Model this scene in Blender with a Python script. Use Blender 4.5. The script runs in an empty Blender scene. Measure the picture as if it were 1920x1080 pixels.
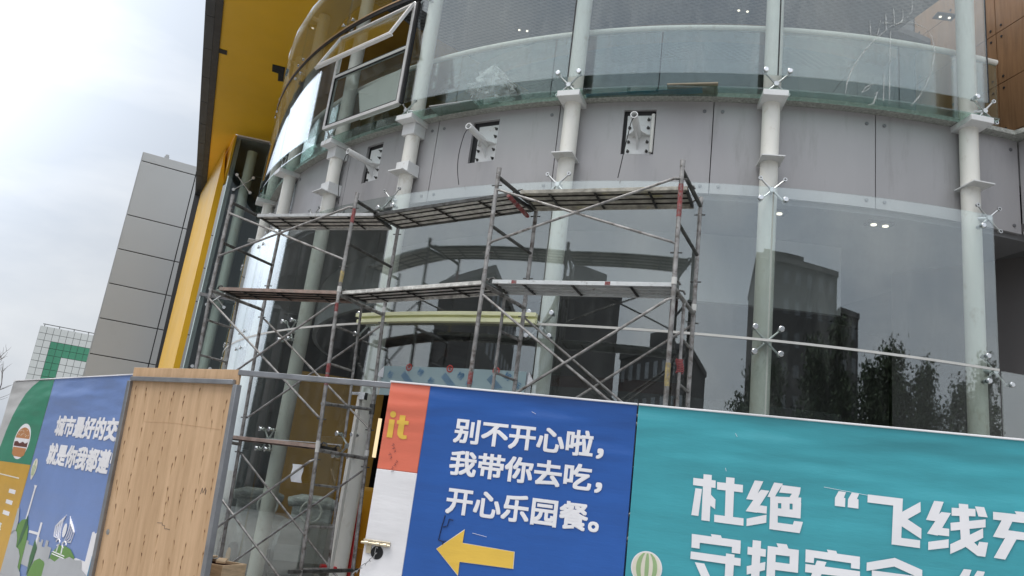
import bpy, math, random
from mathutils import Vector, Matrix, Euler

S = bpy.context.scene
COL = S.collection
E = 1.5                      # eye height; heights below are written relative to the eye unless noted
rad, deg = math.radians, math.degrees
sin, cos, pi = math.sin, math.cos, math.pi
random.seed(7)

# ------------------------------------------------------------------ camera
cam = bpy.data.cameras.new("camera"); camo = bpy.data.objects.new("camera", cam); COL.objects.link(camo)
cam.sensor_width = 36.0; cam.lens = 1473.8 / 1920 * 36; cam.clip_start = 0.05; cam.clip_end = 2000
PITCH, ROLL = 0.266179, 0.127327
fwd = Vector((0, cos(PITCH), sin(PITCH))); up0 = Vector((0, -sin(PITCH), cos(PITCH))); r0 = Vector((1, 0, 0))
CR = r0 * cos(ROLL) + up0 * sin(ROLL); CU = -r0 * sin(ROLL) + up0 * cos(ROLL)
m = Matrix((CR, CU, -fwd)).transposed().to_4x4(); m.translation = (0, 0, E)
camo.matrix_world = m
S.camera = camo

# ------------------------------------------------------------------ sky, sun, exposure
SUN_AZ, SUN_EL = rad(-125), rad(66)
GLOW_AZ, GLOW_EL = rad(-54), rad(24)      # bright break in the clouds at the left
sdir = Vector((sin(SUN_AZ) * cos(SUN_EL), cos(SUN_AZ) * cos(SUN_EL), sin(SUN_EL)))
gdir = Vector((sin(GLOW_AZ) * cos(GLOW_EL), cos(GLOW_AZ) * cos(GLOW_EL), sin(GLOW_EL)))
W = bpy.data.worlds.new("World"); S.world = W; W.use_nodes = True
nt = W.node_tree; nt.nodes.clear(); N = nt.nodes.new; L = nt.links.new
out = N('ShaderNodeOutputWorld'); sky = N('ShaderNodeTexSky'); sky.sky_type = 'NISHITA'; sky.sun_disc = False
sky.sun_elevation = SUN_EL; sky.sun_rotation = SUN_AZ; sky.air_density = 1.5; sky.dust_density = 3.0
b1 = N('ShaderNodeBackground'); b1.inputs[1].default_value = 0.08; L(sky.outputs[0], b1.inputs[0])
tc = N('ShaderNodeTexCoord'); mp = N('ShaderNodeMapping'); mp.inputs['Scale'].default_value = (1.0, 1.0, 2.6)
mp.inputs['Location'].default_value = (3.1, 0.4, 0.2)
L(tc.outputs['Generated'], mp.inputs[0])
n1 = N('ShaderNodeTexNoise'); n1.inputs['Scale'].default_value = 1.7; n1.inputs['Detail'].default_value = 6
n1.inputs['Roughness'].default_value = 0.55; n1.inputs['Distortion'].default_value = 0.3
L(mp.outputs[0], n1.inputs[0])
cr = N('ShaderNodeValToRGB'); L(n1.outputs['Fac'], cr.inputs[0])
cr.color_ramp.elements[0].position = 0.38; cr.color_ramp.elements[0].color = (0.60, 0.655, 0.735, 1)
cr.color_ramp.elements[1].position = 0.60; cr.color_ramp.elements[1].color = (0.81, 0.84, 0.88, 1)
dp = N('ShaderNodeVectorMath'); dp.operation = 'DOT_PRODUCT'; L(tc.outputs['Generated'], dp.inputs[0]); dp.inputs[1].default_value = gdir
mx = N('ShaderNodeMath'); mx.operation = 'MAXIMUM'; L(dp.outputs['Value'], mx.inputs[0]); mx.inputs[1].default_value = 0
pw = N('ShaderNodeMath'); pw.operation = 'POWER'; L(mx.outputs[0], pw.inputs[0]); pw.inputs[1].default_value = 26
gl = N('ShaderNodeMath'); gl.operation = 'MULTIPLY'; L(pw.outputs[0], gl.inputs[0]); gl.inputs[1].default_value = 2.4
ga = N('ShaderNodeMath'); ga.operation = 'ADD'; L(gl.outputs[0], ga.inputs[0]); ga.inputs[1].default_value = 0.77
bd = N('ShaderNodeVectorMath'); bd.operation = 'DOT_PRODUCT'; L(tc.outputs['Generated'], bd.inputs[0]); bd.inputs[1].default_value = (-0.12, -0.32, 0.94)
bm_ = N('ShaderNodeMath'); bm_.operation = 'MAXIMUM'; L(bd.outputs['Value'], bm_.inputs[0]); bm_.inputs[1].default_value = 0
bk_ = N('ShaderNodeMath'); bk_.operation = 'MULTIPLY_ADD'; L(bm_.outputs[0], bk_.inputs[0]); bk_.inputs[1].default_value = 0.85; L(ga.outputs[0], bk_.inputs[2]); ga = bk_   # thinner cloud overhead and behind the viewer
b2 = N('ShaderNodeBackground'); L(cr.outputs[0], b2.inputs[0]); L(ga.outputs[0], b2.inputs[1])
ms = N('ShaderNodeMixShader'); ms.inputs[0].default_value = 0.93; L(b1.outputs[0], ms.inputs[1]); L(b2.outputs[0], ms.inputs[2])
L(ms.outputs[0], out.inputs[0])
sl = bpy.data.lights.new("sun", 'SUN'); sl.energy = 1.5; sl.angle = rad(30); sl.color = (1, 0.95, 0.88)
so = bpy.data.objects.new("sun", sl); COL.objects.link(so); so.rotation_euler = sdir.to_track_quat('Z', 'Y').to_euler()
S.view_settings.view_transform = 'Standard'; S.view_settings.look = 'None'
S.view_settings.exposure = 0.22; S.view_settings.gamma = 1.0
S.cycles.transparent_max_bounces = 24; S.cycles.max_bounces = 7; S.cycles.glossy_bounces = 4
S.cycles.use_denoising = True; S.cycles.caustics_reflective = False; S.cycles.caustics_refractive = False

# ------------------------------------------------------------------ materials
MATS = {}
def newmat(name):
    mt = bpy.data.materials.new(name); mt.use_nodes = True; t = mt.node_tree; t.nodes.clear(); MATS[name] = mt
    o = t.nodes.new('ShaderNodeOutputMaterial')
    return mt, t, o
def inp(node, key, v): node.inputs[key].default_value = v
def noise(t, src, scale, detail=4, rough=0.6, stretch=None):
    if stretch:
        mp = t.nodes.new('ShaderNodeMapping'); mp.inputs['Scale'].default_value = stretch; t.links.new(src, mp.inputs[0]); src = mp.outputs[0]
    n = t.nodes.new('ShaderNodeTexNoise'); inp(n, 'Scale', scale); inp(n, 'Detail', detail); inp(n, 'Roughness', rough)
    t.links.new(src, n.inputs[0]); return n.outputs['Fac']
def ramp(t, fac, stops):
    r = t.nodes.new('ShaderNodeValToRGB'); t.links.new(fac, r.inputs[0])
    els = r.color_ramp.elements
    while len(els) < len(stops): els.new(0.5)
    for e, (p, c) in zip(els, stops):
        e.position = p; e.color = (*c, 1) if len(c) == 3 else c
    return r.outputs[0]
def mixc(t, fac, a, b, mode='MIX'):
    n = t.nodes.new('ShaderNodeMix'); n.data_type = 'RGBA'; n.blend_type = mode
    for s, v in ((n.inputs[0], fac), (n.inputs[6], a), (n.inputs[7], b)):
        if hasattr(v, 'links') or hasattr(v, 'is_linked'): t.links.new(v, s)
        elif isinstance(v, (int, float)): s.default_value = v
        else: s.default_value = (*v, 1)
    return n.outputs[2]
def bump(t, h, strength, dist=0.02, normal=None):
    b = t.nodes.new('ShaderNodeBump'); inp(b, 'Strength', strength); inp(b, 'Distance', dist); t.links.new(h, b.inputs['Height'])
    if normal is not None: t.links.new(normal, b.inputs['Normal'])
    return b.outputs[0]
def M(name, c, rough=0.6, metal=0.0, var=0.12, vs=3.0, dirt=None, dirt_amt=0.35, ds=6.0, bs=0, bscale=20, spec=0.5, stretch=None, coat=0.0, rand=0.0):
    """principled paint/metal with soft tone variation, optional dirt blotches and bump"""
    mt, t, o = newmat(name)
    p = t.nodes.new('ShaderNodeBsdfPrincipled'); t.links.new(p.outputs[0], o.inputs[0])
    tc = t.nodes.new('ShaderNodeTexCoord').outputs['Object']
    f = noise(t, tc, vs, 5, 0.6, stretch)
    lo = tuple(x * (1 - var) for x in c); hi = tuple(min(1, x * (1 + var)) for x in c)
    col = ramp(t, f, [(0.3, lo), (0.7, hi)])
    if dirt:
        f2 = noise(t, tc, ds, 8, 0.7, stretch)
        mk = ramp(t, f2, [(0.60 - 0.25 * dirt_amt, (0, 0, 0)), (0.78 - 0.2 * dirt_amt, (1, 1, 1))])
        col = mixc(t, mk, col, dirt)
    if rand:                                    # no two panels quite the same tone
        oi = t.nodes.new('ShaderNodeObjectInfo'); mr = t.nodes.new('ShaderNodeMapRange'); t.links.new(oi.outputs['Random'], mr.inputs[0]); mr.inputs[3].default_value = 1 - rand; mr.inputs[4].default_value = 1 + rand
        vm = t.nodes.new('ShaderNodeVectorMath'); vm.operation = 'SCALE'; t.links.new(col, vm.inputs[0]); t.links.new(mr.outputs[0], vm.inputs['Scale']); col = vm.outputs[0]
    t.links.new(col, p.inputs['Base Color'])
    rr = ramp(t, noise(t, tc, vs * 2.3, 3), [(0.3, (rough * 0.85,) * 3), (0.7, (min(1, rough * 1.15),) * 3)])
    t.links.new(rr, p.inputs['Roughness'])
    inp(p, 'Metallic', metal); inp(p, 'Specular IOR Level', spec); inp(p, 'Coat Weight', coat)
    if bs: t.links.new(bump(t, noise(t, tc, bscale, 4, 0.6, stretch), bs), p.inputs['Normal'])
    return mt
def emit(name, c, s):
    mt, t, o = newmat(name); e = t.nodes.new('ShaderNodeEmission'); inp(e, 'Color', (*c, 1)); inp(e, 'Strength', s); t.links.new(e.outputs[0], o.inputs[0]); return mt
def glass(name, tint, r0=0.07, wav=0.02, wscale=0.9, rough=0.0, smear=0.0, refl=(0.95, 0.98, 1.0)):
    mt, t, o = newmat(name)
    tr = t.nodes.new('ShaderNodeBsdfTransparent'); inp(tr, 'Color', (*tint, 1))
    g = t.nodes.new('ShaderNodeBsdfGlossy'); inp(g, 'Color', (*refl, 1)); inp(g, 'Roughness', rough)
    tc = t.nodes.new('ShaderNodeTexCoord').outputs['Object']
    if wav: t.links.new(bump(t, noise(t, tc, wscale, 2, 0.5), wav, 0.1), g.inputs['Normal'])
    lw = t.nodes.new('ShaderNodeLayerWeight'); inp(lw, 'Blend', 0.5)
    p5 = t.nodes.new('ShaderNodeMath'); p5.operation = 'POWER'; t.links.new(lw.outputs['Facing'], p5.inputs[0]); p5.inputs[1].default_value = 4.0
    ma = t.nodes.new('ShaderNodeMath'); ma.operation = 'MULTIPLY_ADD'; t.links.new(p5.outputs[0], ma.inputs[0]); ma.inputs[1].default_value = 1 - r0; ma.inputs[2].default_value = r0
    mix = t.nodes.new('ShaderNodeMixShader'); t.links.new(ma.outputs[0], mix.inputs[0]); t.links.new(tr.outputs[0], mix.inputs[1]); t.links.new(g.outputs[0], mix.inputs[2])
    res = mix.outputs[0]
    if smear:                                   # dust and dried water runs on the pane
        d = t.nodes.new('ShaderNodeBsdfDiffuse'); inp(d, 'Color', (0.62, 0.64, 0.62, 1))
        sm = ramp(t, noise(t, tc, 2.2, 9, 0.72, (2.2, 2.2, 0.5)), [(0.50, (0, 0, 0)), (0.80, (smear,) * 3)])
        m2 = t.nodes.new('ShaderNodeMixShader'); t.links.new(sm, m2.inputs[0]); t.links.new(res, m2.inputs[1]); t.links.new(d.outputs[0], m2.inputs[2]); res = m2.outputs[0]
    t.links.new(res, o.inputs[0]); return mt

M('white_paint', (0.80, 0.79, 0.735), 0.42, 0, 0.05, 2, dirt=(0.60, 0.55, 0.46), dirt_amt=0.16, ds=7, bs=0.06, stretch=(1, 1, 0.6))
M('white_steel', (0.74, 0.75, 0.75), 0.40, 0, 0.05, 6, dirt=(0.45, 0.40, 0.34), dirt_amt=0.05, ds=12)
M('stainless', (0.72, 0.73, 0.74), 0.24, 1.0, 0.08, 10)
M('stainless_dull', (0.62, 0.63, 0.63), 0.36, 0.9, 0.12, 14)
M('grey_panel', (0.405, 0.395, 0.405), 0.48, 0.1, 0.06, 0.8, dirt=(0.325, 0.315, 0.315), dirt_amt=0.18, ds=2.2, stretch=(2.2, 2.2, 0.35), rand=0.05)
M('grey_panel_edge', (0.12, 0.12, 0.125), 0.6)
M('screw_cap', (0.20, 0.20, 0.21), 0.4, 0.5)
M('stone', (0.36, 0.37, 0.34), 0.85, 0, 0.35, 28, dirt=(0.62, 0.63, 0.60), dirt_amt=0.25, ds=22, bs=0.5, bscale=40)
M('black_metal', (0.025, 0.026, 0.03), 0.5)
M('black_rubber', (0.012, 0.012, 0.014), 0.6)
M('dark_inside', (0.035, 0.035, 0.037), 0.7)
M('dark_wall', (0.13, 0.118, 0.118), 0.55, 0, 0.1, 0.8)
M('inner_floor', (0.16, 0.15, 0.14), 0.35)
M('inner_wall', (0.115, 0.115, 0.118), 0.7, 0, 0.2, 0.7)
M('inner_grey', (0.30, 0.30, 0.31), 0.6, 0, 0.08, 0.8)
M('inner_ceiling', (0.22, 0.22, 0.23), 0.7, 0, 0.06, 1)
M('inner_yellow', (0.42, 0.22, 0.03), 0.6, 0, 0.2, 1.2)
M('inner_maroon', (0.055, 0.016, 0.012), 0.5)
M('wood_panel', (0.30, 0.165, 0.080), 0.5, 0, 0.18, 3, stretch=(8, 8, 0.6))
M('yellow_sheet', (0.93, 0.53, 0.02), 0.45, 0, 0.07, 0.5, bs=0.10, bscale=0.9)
M('dark_cladding', (0.050, 0.056, 0.066), 0.42, 0.3, 0.15, 1.5)
M('cladding_joint', (0.012, 0.012, 0.014), 0.6)
M('silver_panel', (0.50, 0.505, 0.495), 0.45, 0.2, 0.035, 0.25, dirt=(0.44, 0.44, 0.43), dirt_amt=0.1, ds=0.7, rand=0.05)
M('galv', (0.34, 0.33, 0.32), 0.5, 0.55, 0.40, 11, dirt=(0.085, 0.060, 0.045), dirt_amt=0.42, ds=13, bs=0.15, bscale=40)
M('galv_dark', (0.12, 0.12, 0.115), 0.45, 0.6, 0.4, 9, dirt=(0.035, 0.03, 0.026), dirt_amt=0.4, ds=12, bs=0.2, bscale=40)
M('galv_light', (0.55, 0.56, 0.56), 0.45, 0.25, 0.25, 8, dirt=(0.16, 0.13, 0.10), dirt_amt=0.16, ds=16)
M('plank_splash', (0.58, 0.57, 0.54), 0.6, 0.1, 0.4, 9, dirt=(0.90, 0.89, 0.84), dirt_amt=0.6, ds=14, bs=0.3, bscale=30)
M('plank_brown', (0.34, 0.25, 0.21), 0.65, 0.1, 0.35, 9, dirt=(0.30, 0.28, 0.25), dirt_amt=0.3, ds=12, bs=0.3, bscale=30)
M('plank_bright', (0.70, 0.72, 0.72), 0.40, 0.25, 0.10, 5, dirt=(0.30, 0.28, 0.25), dirt_amt=0.10, ds=14)
M('plank_moss', (0.40, 0.38, 0.33), 0.7, 0.1, 0.5, 9, dirt=(0.50, 0.45, 0.16), dirt_amt=0.12, ds=3, bs=0.3, bscale=30)
M('dark_steel', (0.045, 0.042, 0.040), 0.5, 0.5, 0.3, 8)
M('red_paint', (0.27, 0.045, 0.045), 0.65, 0, 0.4, 24, dirt=(0.24, 0.22, 0.21), dirt_amt=0.62, ds=38)
M('yellow_paint', (0.42, 0.33, 0.13), 0.65, 0, 0.4, 24, dirt=(0.24, 0.22, 0.21), dirt_amt=0.62, ds=38)
M('white_band', (0.66, 0.65, 0.62), 0.6)
M('rope_red', (0.42, 0.12, 0.12), 0.9)
M('steel_tube', (0.30, 0.31, 0.33), 0.38, 0.7, 0.2, 5)
M('lintel_paint', (0.86, 0.87, 0.56), 0.5, 0, 0.06, 4)
M('alu_frame', (0.74, 0.73, 0.72), 0.38, 0.2, 0.06, 6)
M('alu_sheet', (0.40, 0.40, 0.39), 0.5, 0.2, 0.12, 3, dirt=(0.22, 0.21, 0.20), dirt_amt=0.2, ds=6)
M('brown_sheet', (0.30, 0.26, 0.19), 0.6, 0, 0.2, 4, dirt=(0.18, 0.15, 0.10), dirt_amt=0.2, ds=8)
M('blue_film', (0.03, 0.22, 0.36), 0.35, 0, 0.2, 5)
M('white_board', (0.86, 0.86, 0.84), 0.5, 0, 0.03, 2)
M('paper', (0.78, 0.80, 0.84), 0.8, 0, 0.05, 8, bs=0.6, bscale=14)
M('plastic_wrap', (0.42, 0.43, 0.42), 0.35, 0, 0.3, 6, dirt=(0.85, 0.86, 0.85), dirt_amt=0.35, ds=7, bs=0.9, bscale=14, stretch=(1, 1, 2.5))
M('car_shell', (0.20, 0.20, 0.20), 0.35, 0, 0.15, 3)
M('car_orange', (0.55, 0.27, 0.04), 0.4)
M('booth_yellow', (0.62, 0.31, 0.015), 0.45, 0, 0.06, 2)
M('booth_red', (0.52, 0.02, 0.025), 0.4)
M('seat_grey', (0.15, 0.14, 0.12), 0.8)
M('crate_wood', (0.55, 0.40, 0.25), 0.75, 0, 0.25, 6, stretch=(1, 1, 8), bs=0.3, bscale=30)
M('crate_inside', (0.085, 0.03, 0.02), 0.7)
M('peck', (0.17, 0.085, 0.04), 0.8, 0, 0.4, 30)
M('peck_soft', (0.48, 0.30, 0.16), 0.8)
M('lath_wood', (0.62, 0.42, 0.24), 0.6)
M('brass', (0.66, 0.58, 0.44), 0.38, 0.7, 0.15, 20)
M('zinc', (0.45, 0.45, 0.45), 0.35, 0.9, 0.2, 30)
M('tile_white', (0.60, 0.62, 0.60), 0.4, 0, 0.06, 0.1)
M('tile_green', (0.06, 0.26, 0.155), 0.4, 0, 0.15, 0.1)
M('tile_joint', (0.20, 0.21, 0.21), 0.7)
M('tile_window', (0.34, 0.46, 0.42), 0.15, 0, 0.1, 0.2)
M('block_dark', (0.085, 0.082, 0.082), 0.8, 0, 0.1, 0.1)
M('flat_window', (0.42, 0.45, 0.48), 0.2)
M('block_grey', (0.14, 0.135, 0.135), 0.8, 0, 0.15, 0.1)
M('block_window', (0.15, 0.16, 0.17), 0.25)
M('bark', (0.09, 0.075, 0.06), 0.9)
M('asphalt', (0.36, 0.35, 0.335), 0.9, 0, 0.2, 0.5, bs=0.3, bscale=30)
emit('lamp_glow', (1.0, 0.90, 0.74), 1.6)
emit('strip_glow', (1.0, 0.78, 0.48), 0.95)
# vinyl prints: gloss and wrinkles
def vinyl(name, c, rough=0.36, wr=0.65):
    mt, t, o = newmat(name)
    p = t.nodes.new('ShaderNodeBsdfPrincipled'); t.links.new(p.outputs[0], o.inputs[0])
    tc = t.nodes.new('ShaderNodeTexCoord').outputs['Object']
    f = noise(t, tc, 1.3, 4)
    col = ramp(t, f, [(0.3, tuple(x * 0.90 for x in c)), (0.7, tuple(min(1, x * 1.08) for x in c))])
    spk = ramp(t, noise(t, tc, 55, 3, 0.5), [(0.74, (0, 0, 0)), (0.80, (0.25,) * 3)])
    col = mixc(t, spk, col, (0.5, 0.5, 0.52)); t.links.new(col, p.inputs['Base Color'])
    inp(p, 'Roughness', rough); inp(p, 'Specular IOR Level', 0.5)
    rot = t.nodes.new('ShaderNodeMapping'); rot.inputs['Rotation'].default_value = (0, rad(48), 0); rot.inputs['Scale'].default_value = (0.5, 1, 3.0); t.links.new(tc, rot.inputs[0])
    h1 = noise(t, rot.outputs[0], 1.1, 2, 0.45)
    sx = t.nodes.new('ShaderNodeSeparateXYZ'); t.links.new(tc, sx.inputs[0]); mr = t.nodes.new('ShaderNodeMapRange'); t.links.new(sx.outputs['Z'], mr.inputs[0])
    mr.inputs[1].default_value = 1.45; mr.inputs[2].default_value = 2.22; mr.inputs[3].default_value = 0.25; mr.inputs[4].default_value = 1.6
    mm = t.nodes.new('ShaderNodeMath'); mm.operation = 'MULTIPLY'; t.links.new(h1, mm.inputs[0]); t.links.new(mr.outputs[0], mm.inputs[1]); h1 = mm.outputs[0]
    n1 = bump(t, h1, wr * 2.0, 0.05)
    n2 = bump(t, noise(t, tc, 5.0, 5, 0.6, (0.5, 1, 2.0)), wr * 0.35, 0.02, n1)
    t.links.new(n2, p.inputs['Normal']); return mt
vinyl('v_blue', (0.026, 0.115, 0.42)); vinyl('v_teal', (0.062, 0.385, 0.455)); vinyl('v_orange', (0.82, 0.20, 0.125)); vinyl('v_white', (0.87, 0.86, 0.88), 0.4)
vinyl('v_yellow', (0.86, 0.56, 0.09)); vinyl('v_lblue', (0.19, 0.29, 0.58)); vinyl('v_green', (0.035, 0.26, 0.155)); vinyl('v_gold', (0.66, 0.38, 0.045))
vinyl('v_text', (0.90, 0.89, 0.92), 0.45, 0.03); vinyl('v_leaf', (0.13, 0.30, 0.06)); vinyl('v_leafdark', (0.035, 0.14, 0.05)); vinyl('v_cloud', (0.48, 0.50, 0.53))
vinyl('v_bun', (0.58, 0.25, 0.09)); vinyl('v_meat', (0.13, 0.03, 0.02)); vinyl('v_cyan', (0.02, 0.24, 0.45)); vinyl('v_sage', (0.36, 0.52, 0.26)); vinyl('v_ink', (0.015, 0.02, 0.06))
vinyl('v_grey', (0.58, 0.58, 0.58)); vinyl('v_cream', (0.85, 0.80, 0.68)); vinyl('v_filmblue', (0.03, 0.16, 0.36)); vinyl('v_filmred', (0.50, 0.07, 0.06))
glass('pane', (0.935, 0.968, 0.950), 0.125, 0.010, 0.6, smear=0.05)
glass('pane_dirty', (0.93, 0.962, 0.950), 0.09, 0.012, 0.6, smear=0.13)
glass('balustrade_glass', (0.80, 0.90, 0.87), 0.10, 0.02, smear=0.05)
glass('ledge_glass', (0.74, 0.85, 0.80), 0.07, 0.01, smear=0.25)
glass('pane_clear', (0.86, 0.91, 0.89), 0.02, 0.0)
mt, t, o = newmat('chalk')
d = t.nodes.new('ShaderNodeBsdfDiffuse'); inp(d, 'Color', (0.8, 0.82, 0.8, 1)); tr = t.nodes.new('ShaderNodeBsdfTransparent'); mi = t.nodes.new('ShaderNodeMixShader'); tc = t.nodes.new('ShaderNodeTexCoord').outputs['Object']
t.links.new(ramp(t, noise(t, tc, 7, 6, 0.7), [(0.35, (0.0,) * 3), (0.7, (0.42,) * 3)]), mi.inputs[0]); t.links.new(tr.outputs[0], mi.inputs[1]); t.links.new(d.outputs[0], mi.inputs[2]); t.links.new(mi.outputs[0], o.inputs[0])
# translucent protective film
mt, t, o = newmat('film')
d = t.nodes.new('ShaderNodeBsdfDiffuse'); inp(d, 'Color', (0.52, 0.68, 0.72, 1)); tr = t.nodes.new('ShaderNodeBsdfTransparent'); mi = t.nodes.new('ShaderNodeMixShader'); inp(mi, 0, 0.45)
t.links.new(d.outputs[0], mi.inputs[1]); t.links.new(tr.outputs[0], mi.inputs[2]); t.links.new(mi.outputs[0], o.inputs[0])
# perforated mesh ceiling
mt, t, o = newmat('mesh_ceiling')
p = t.nodes.new('ShaderNodeBsdfPrincipled'); t.links.new(p.outputs[0], o.inputs[0]); tc = t.nodes.new('ShaderNodeTexCoord').outputs['Object']
vo = t.nodes.new('ShaderNodeTexVoronoi'); inp(vo, 'Scale', 9.0); inp(vo, 'Randomness', 0.0); mp2 = t.nodes.new('ShaderNodeMapping'); mp2.inputs['Rotation'].default_value = (0, 0, rad(45)); mp2.inputs['Scale'].default_value = (1, 1.6, 0)
t.links.new(tc, mp2.inputs[0]); t.links.new(mp2.outputs[0], vo.inputs[0])
t.links.new(ramp(t, vo.outputs['Distance'], [(0.34, (0.075, 0.075, 0.078)), (0.46, (0.17, 0.17, 0.178))]), p.inputs['Base Color']); inp(p, 'Roughness', 0.6)
# plywood: pale face veneer with rows of small dark peck marks
mt, t, o = newmat('plywood')
p = t.nodes.new('ShaderNodeBsdfPrincipled'); t.links.new(p.outputs[0], o.inputs[0]); tc = t.nodes.new('ShaderNodeTexCoord').outputs['Object']
base = ramp(t, noise(t, tc, 3.0, 8, 0.72, (9, 1, 0.8)), [(0.25, (0.55, 0.355, 0.205)), (0.55, (0.66, 0.445, 0.27)), (0.8, (0.74, 0.52, 0.335))])
band = ramp(t, noise(t, tc, 1.0, 2, 0.5, (11, 1, 0.35)), [(0.40, (0.88, 0.865, 0.84)), (0.64, (1, 1, 1))])
base = mixc(t, 1.0, base, band, 'MULTIPLY')
stn = ramp(t, noise(t, tc, 1.6, 7, 0.7), [(0.62, (0, 0, 0)), (0.75, (0.45,) * 3)])
base = mixc(t, stn, base, (0.50, 0.32, 0.18))
t.links.new(base, p.inputs['Base Color']); inp(p, 'Roughness', 0.75)
t.links.new(bump(t, noise(t, tc, 8, 4, 0.6, (6, 1, 0.6)), 0.15, 0.01), p.inputs['Normal'])
def leafmat(name, a, b):
    mt, t, o = newmat(name)
    p = t.nodes.new('ShaderNodeBsdfPrincipled'); t.links.new(p.outputs[0], o.inputs[0]); tc = t.nodes.new('ShaderNodeTexCoord').outputs['Object']
    t.links.new(ramp(t, noise(t, tc, 1.2, 3), [(0.35, a), (0.65, b)]), p.inputs['Base Color']); inp(p, 'Roughness', 0.7)
leafmat('leaf', (0.02, 0.035, 0.015), (0.05, 0.08, 0.03))

# ------------------------------------------------------------------ mesh helpers
ROOTS = {}
def root_mat(o):
    while o.parent: o = o.parent
    return ROOTS.get(o.name, Matrix.Identity(4))
class MB:
    def __init__(s): s.v = []; s.f = []; s.sm = []
    def face(s, idx, smooth=False): s.f.append(tuple(idx)); s.sm.append(smooth)
    def addv(s, p): s.v.append(Vector(p)); return len(s.v) - 1
    def box(s, c, size, ax=None):
        c = Vector(c); X, Y, Z = ax if ax else (Vector((1, 0, 0)), Vector((0, 1, 0)), Vector((0, 0, 1)))
        i = len(s.v); hx, hy, hz = [a / 2 for a in size]
        for dz in (-hz, hz):
            for dx, dy in ((-hx, -hy), (hx, -hy), (hx, hy), (-hx, hy)): s.v.append(c + X * dx + Y * dy + Z * dz)
        for q in ((0, 3, 2, 1), (4, 5, 6, 7), (0, 1, 5, 4), (1, 2, 6, 5), (2, 3, 7, 6), (3, 0, 4, 7)): s.face([i + k for k in q])
        return s
    def hexa(s, pts):          # 8 points: bottom ring then top ring
        i = len(s.v); s.v += [Vector(p) for p in pts]
        for q in ((0, 3, 2, 1), (4, 5, 6, 7), (0, 1, 5, 4), (1, 2, 6, 5), (2, 3, 7, 6), (3, 0, 4, 7)): s.face([i + k for k in q])
        return s
    def prism(s, pts, h):      # polygon of 3D points extruded by vector h
        i = len(s.v); n = len(pts); h = Vector(h)
        s.v += [Vector(p) for p in pts] + [Vector(p) + h for p in pts]
        s.face([i + k for k in reversed(range(n))]); s.face([i + n + k for k in range(n)])
        for k in range(n): s.face((i + k, i + (k + 1) % n, i + n + (k + 1) % n, i + n + k))
        return s
    def rings(s, rings, caps=True, smooth=True, closed=True):
        i = len(s.v); n = len(rings[0])
        for r in rings: s.v += [Vector(p) for p in r]
        for a in range(len(rings) - 1):
            for k in range(n if closed else n - 1):
                k2 = (k + 1) % n; s.face((i + a * n + k, i + a * n + k2, i + (a + 1) * n + k2, i + (a + 1) * n + k), smooth)
        if caps:
            s.face([i + k for k in reversed(range(n))]); s.face([i + (len(rings) - 1) * n + k for k in range(n)])
        return s
    def path(s, pts, r, n=10, caps=True):
        pts = [Vector(p) for p in pts]; rr = r if isinstance(r, (list, tuple)) else [r] * len(pts)
        rings = []; ref = None
        for k, p in enumerate(pts):
            a = pts[max(0, k - 1)]; b = pts[min(len(pts) - 1, k + 1)]; d = (b - a).normalized()
            if ref is None: ref = Vector((0, 0, 1)) if abs(d.z) < 0.9 else Vector((1, 0, 0))
            x = (ref - d * ref.dot(d)).normalized(); y = d.cross(x); ref = x
            rings.append([p + (x * cos(2 * pi * j / n) + y * sin(2 * pi * j / n)) * rr[k] for j in range(n)])
        return s.rings(rings, caps)
    def cyl(s, a, b, r, n=16, r2=None): return s.path([a, b], [r, r if r2 is None else r2], n)
    def tube(s, a, b, ro, ri, n=24):       # open pipe with wall thickness
        a = Vector(a); b = Vector(b); d = (b - a).normalized(); ref = Vector((0, 0, 1)) if abs(d.z) < 0.9 else Vector((1, 0, 0))
        x = (ref - d * ref.dot(d)).normalized(); y = d.cross(x)
        ring = lambda p, r: [p + (x * cos(2 * pi * j / n) + y * sin(2 * pi * j / n)) * r for j in range(n)]
        R = [ring(a, ro), ring(b, ro), ring(b, ri), ring(a, ri), ring(a, ro)]
        i = len(s.v)
        for q in R[:4]: s.v += q
        for k in range(4):
            for j in range(n):
                j2 = (j + 1) % n; k2 = (k + 1) % 4; s.face((i + k * n + j, i + k * n + j2, i + k2 * n + j2, i + k2 * n + j), k in (0, 2))
        return s
    def bar(s, a, b, w, h, upv=(0, 0, 1)):
        a = Vector(a); b = Vector(b); d = (b - a); l = d.length; d.normalize(); u = Vector(upv); y = u.cross(d).normalized(); z = d.cross(y)
        return s.box((a + b) / 2, (l, w, h), (d, y, z))
    def arc(s, ra, rb, z0, z1, p0, p1, step=1.2, c=None):   # curved slab round the facade's axis, angles in degrees
        n = max(1, int(abs(p1 - p0) / step + 0.99)); rings = []
        for k in range(n + 1):
            p = p0 + (p1 - p0) * k / n
            rings.append([cylp(ra, p, z0), cylp(rb, p, z0), cylp(rb, p, z1), cylp(ra, p, z1)])
        i = len(s.v)
        for r in rings: s.v += r
        for a in range(n):
            for k in range(4):
                k2 = (k + 1) % 4; s.face((i + a * 4 + k, i + (a + 1) * 4 + k, i + (a + 1) * 4 + k2, i + a * 4 + k2), k in (1, 3))
        s.face([i + k for k in range(4)]); s.face([i + n * 4 + k for k in reversed(range(4))])
        return s
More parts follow.
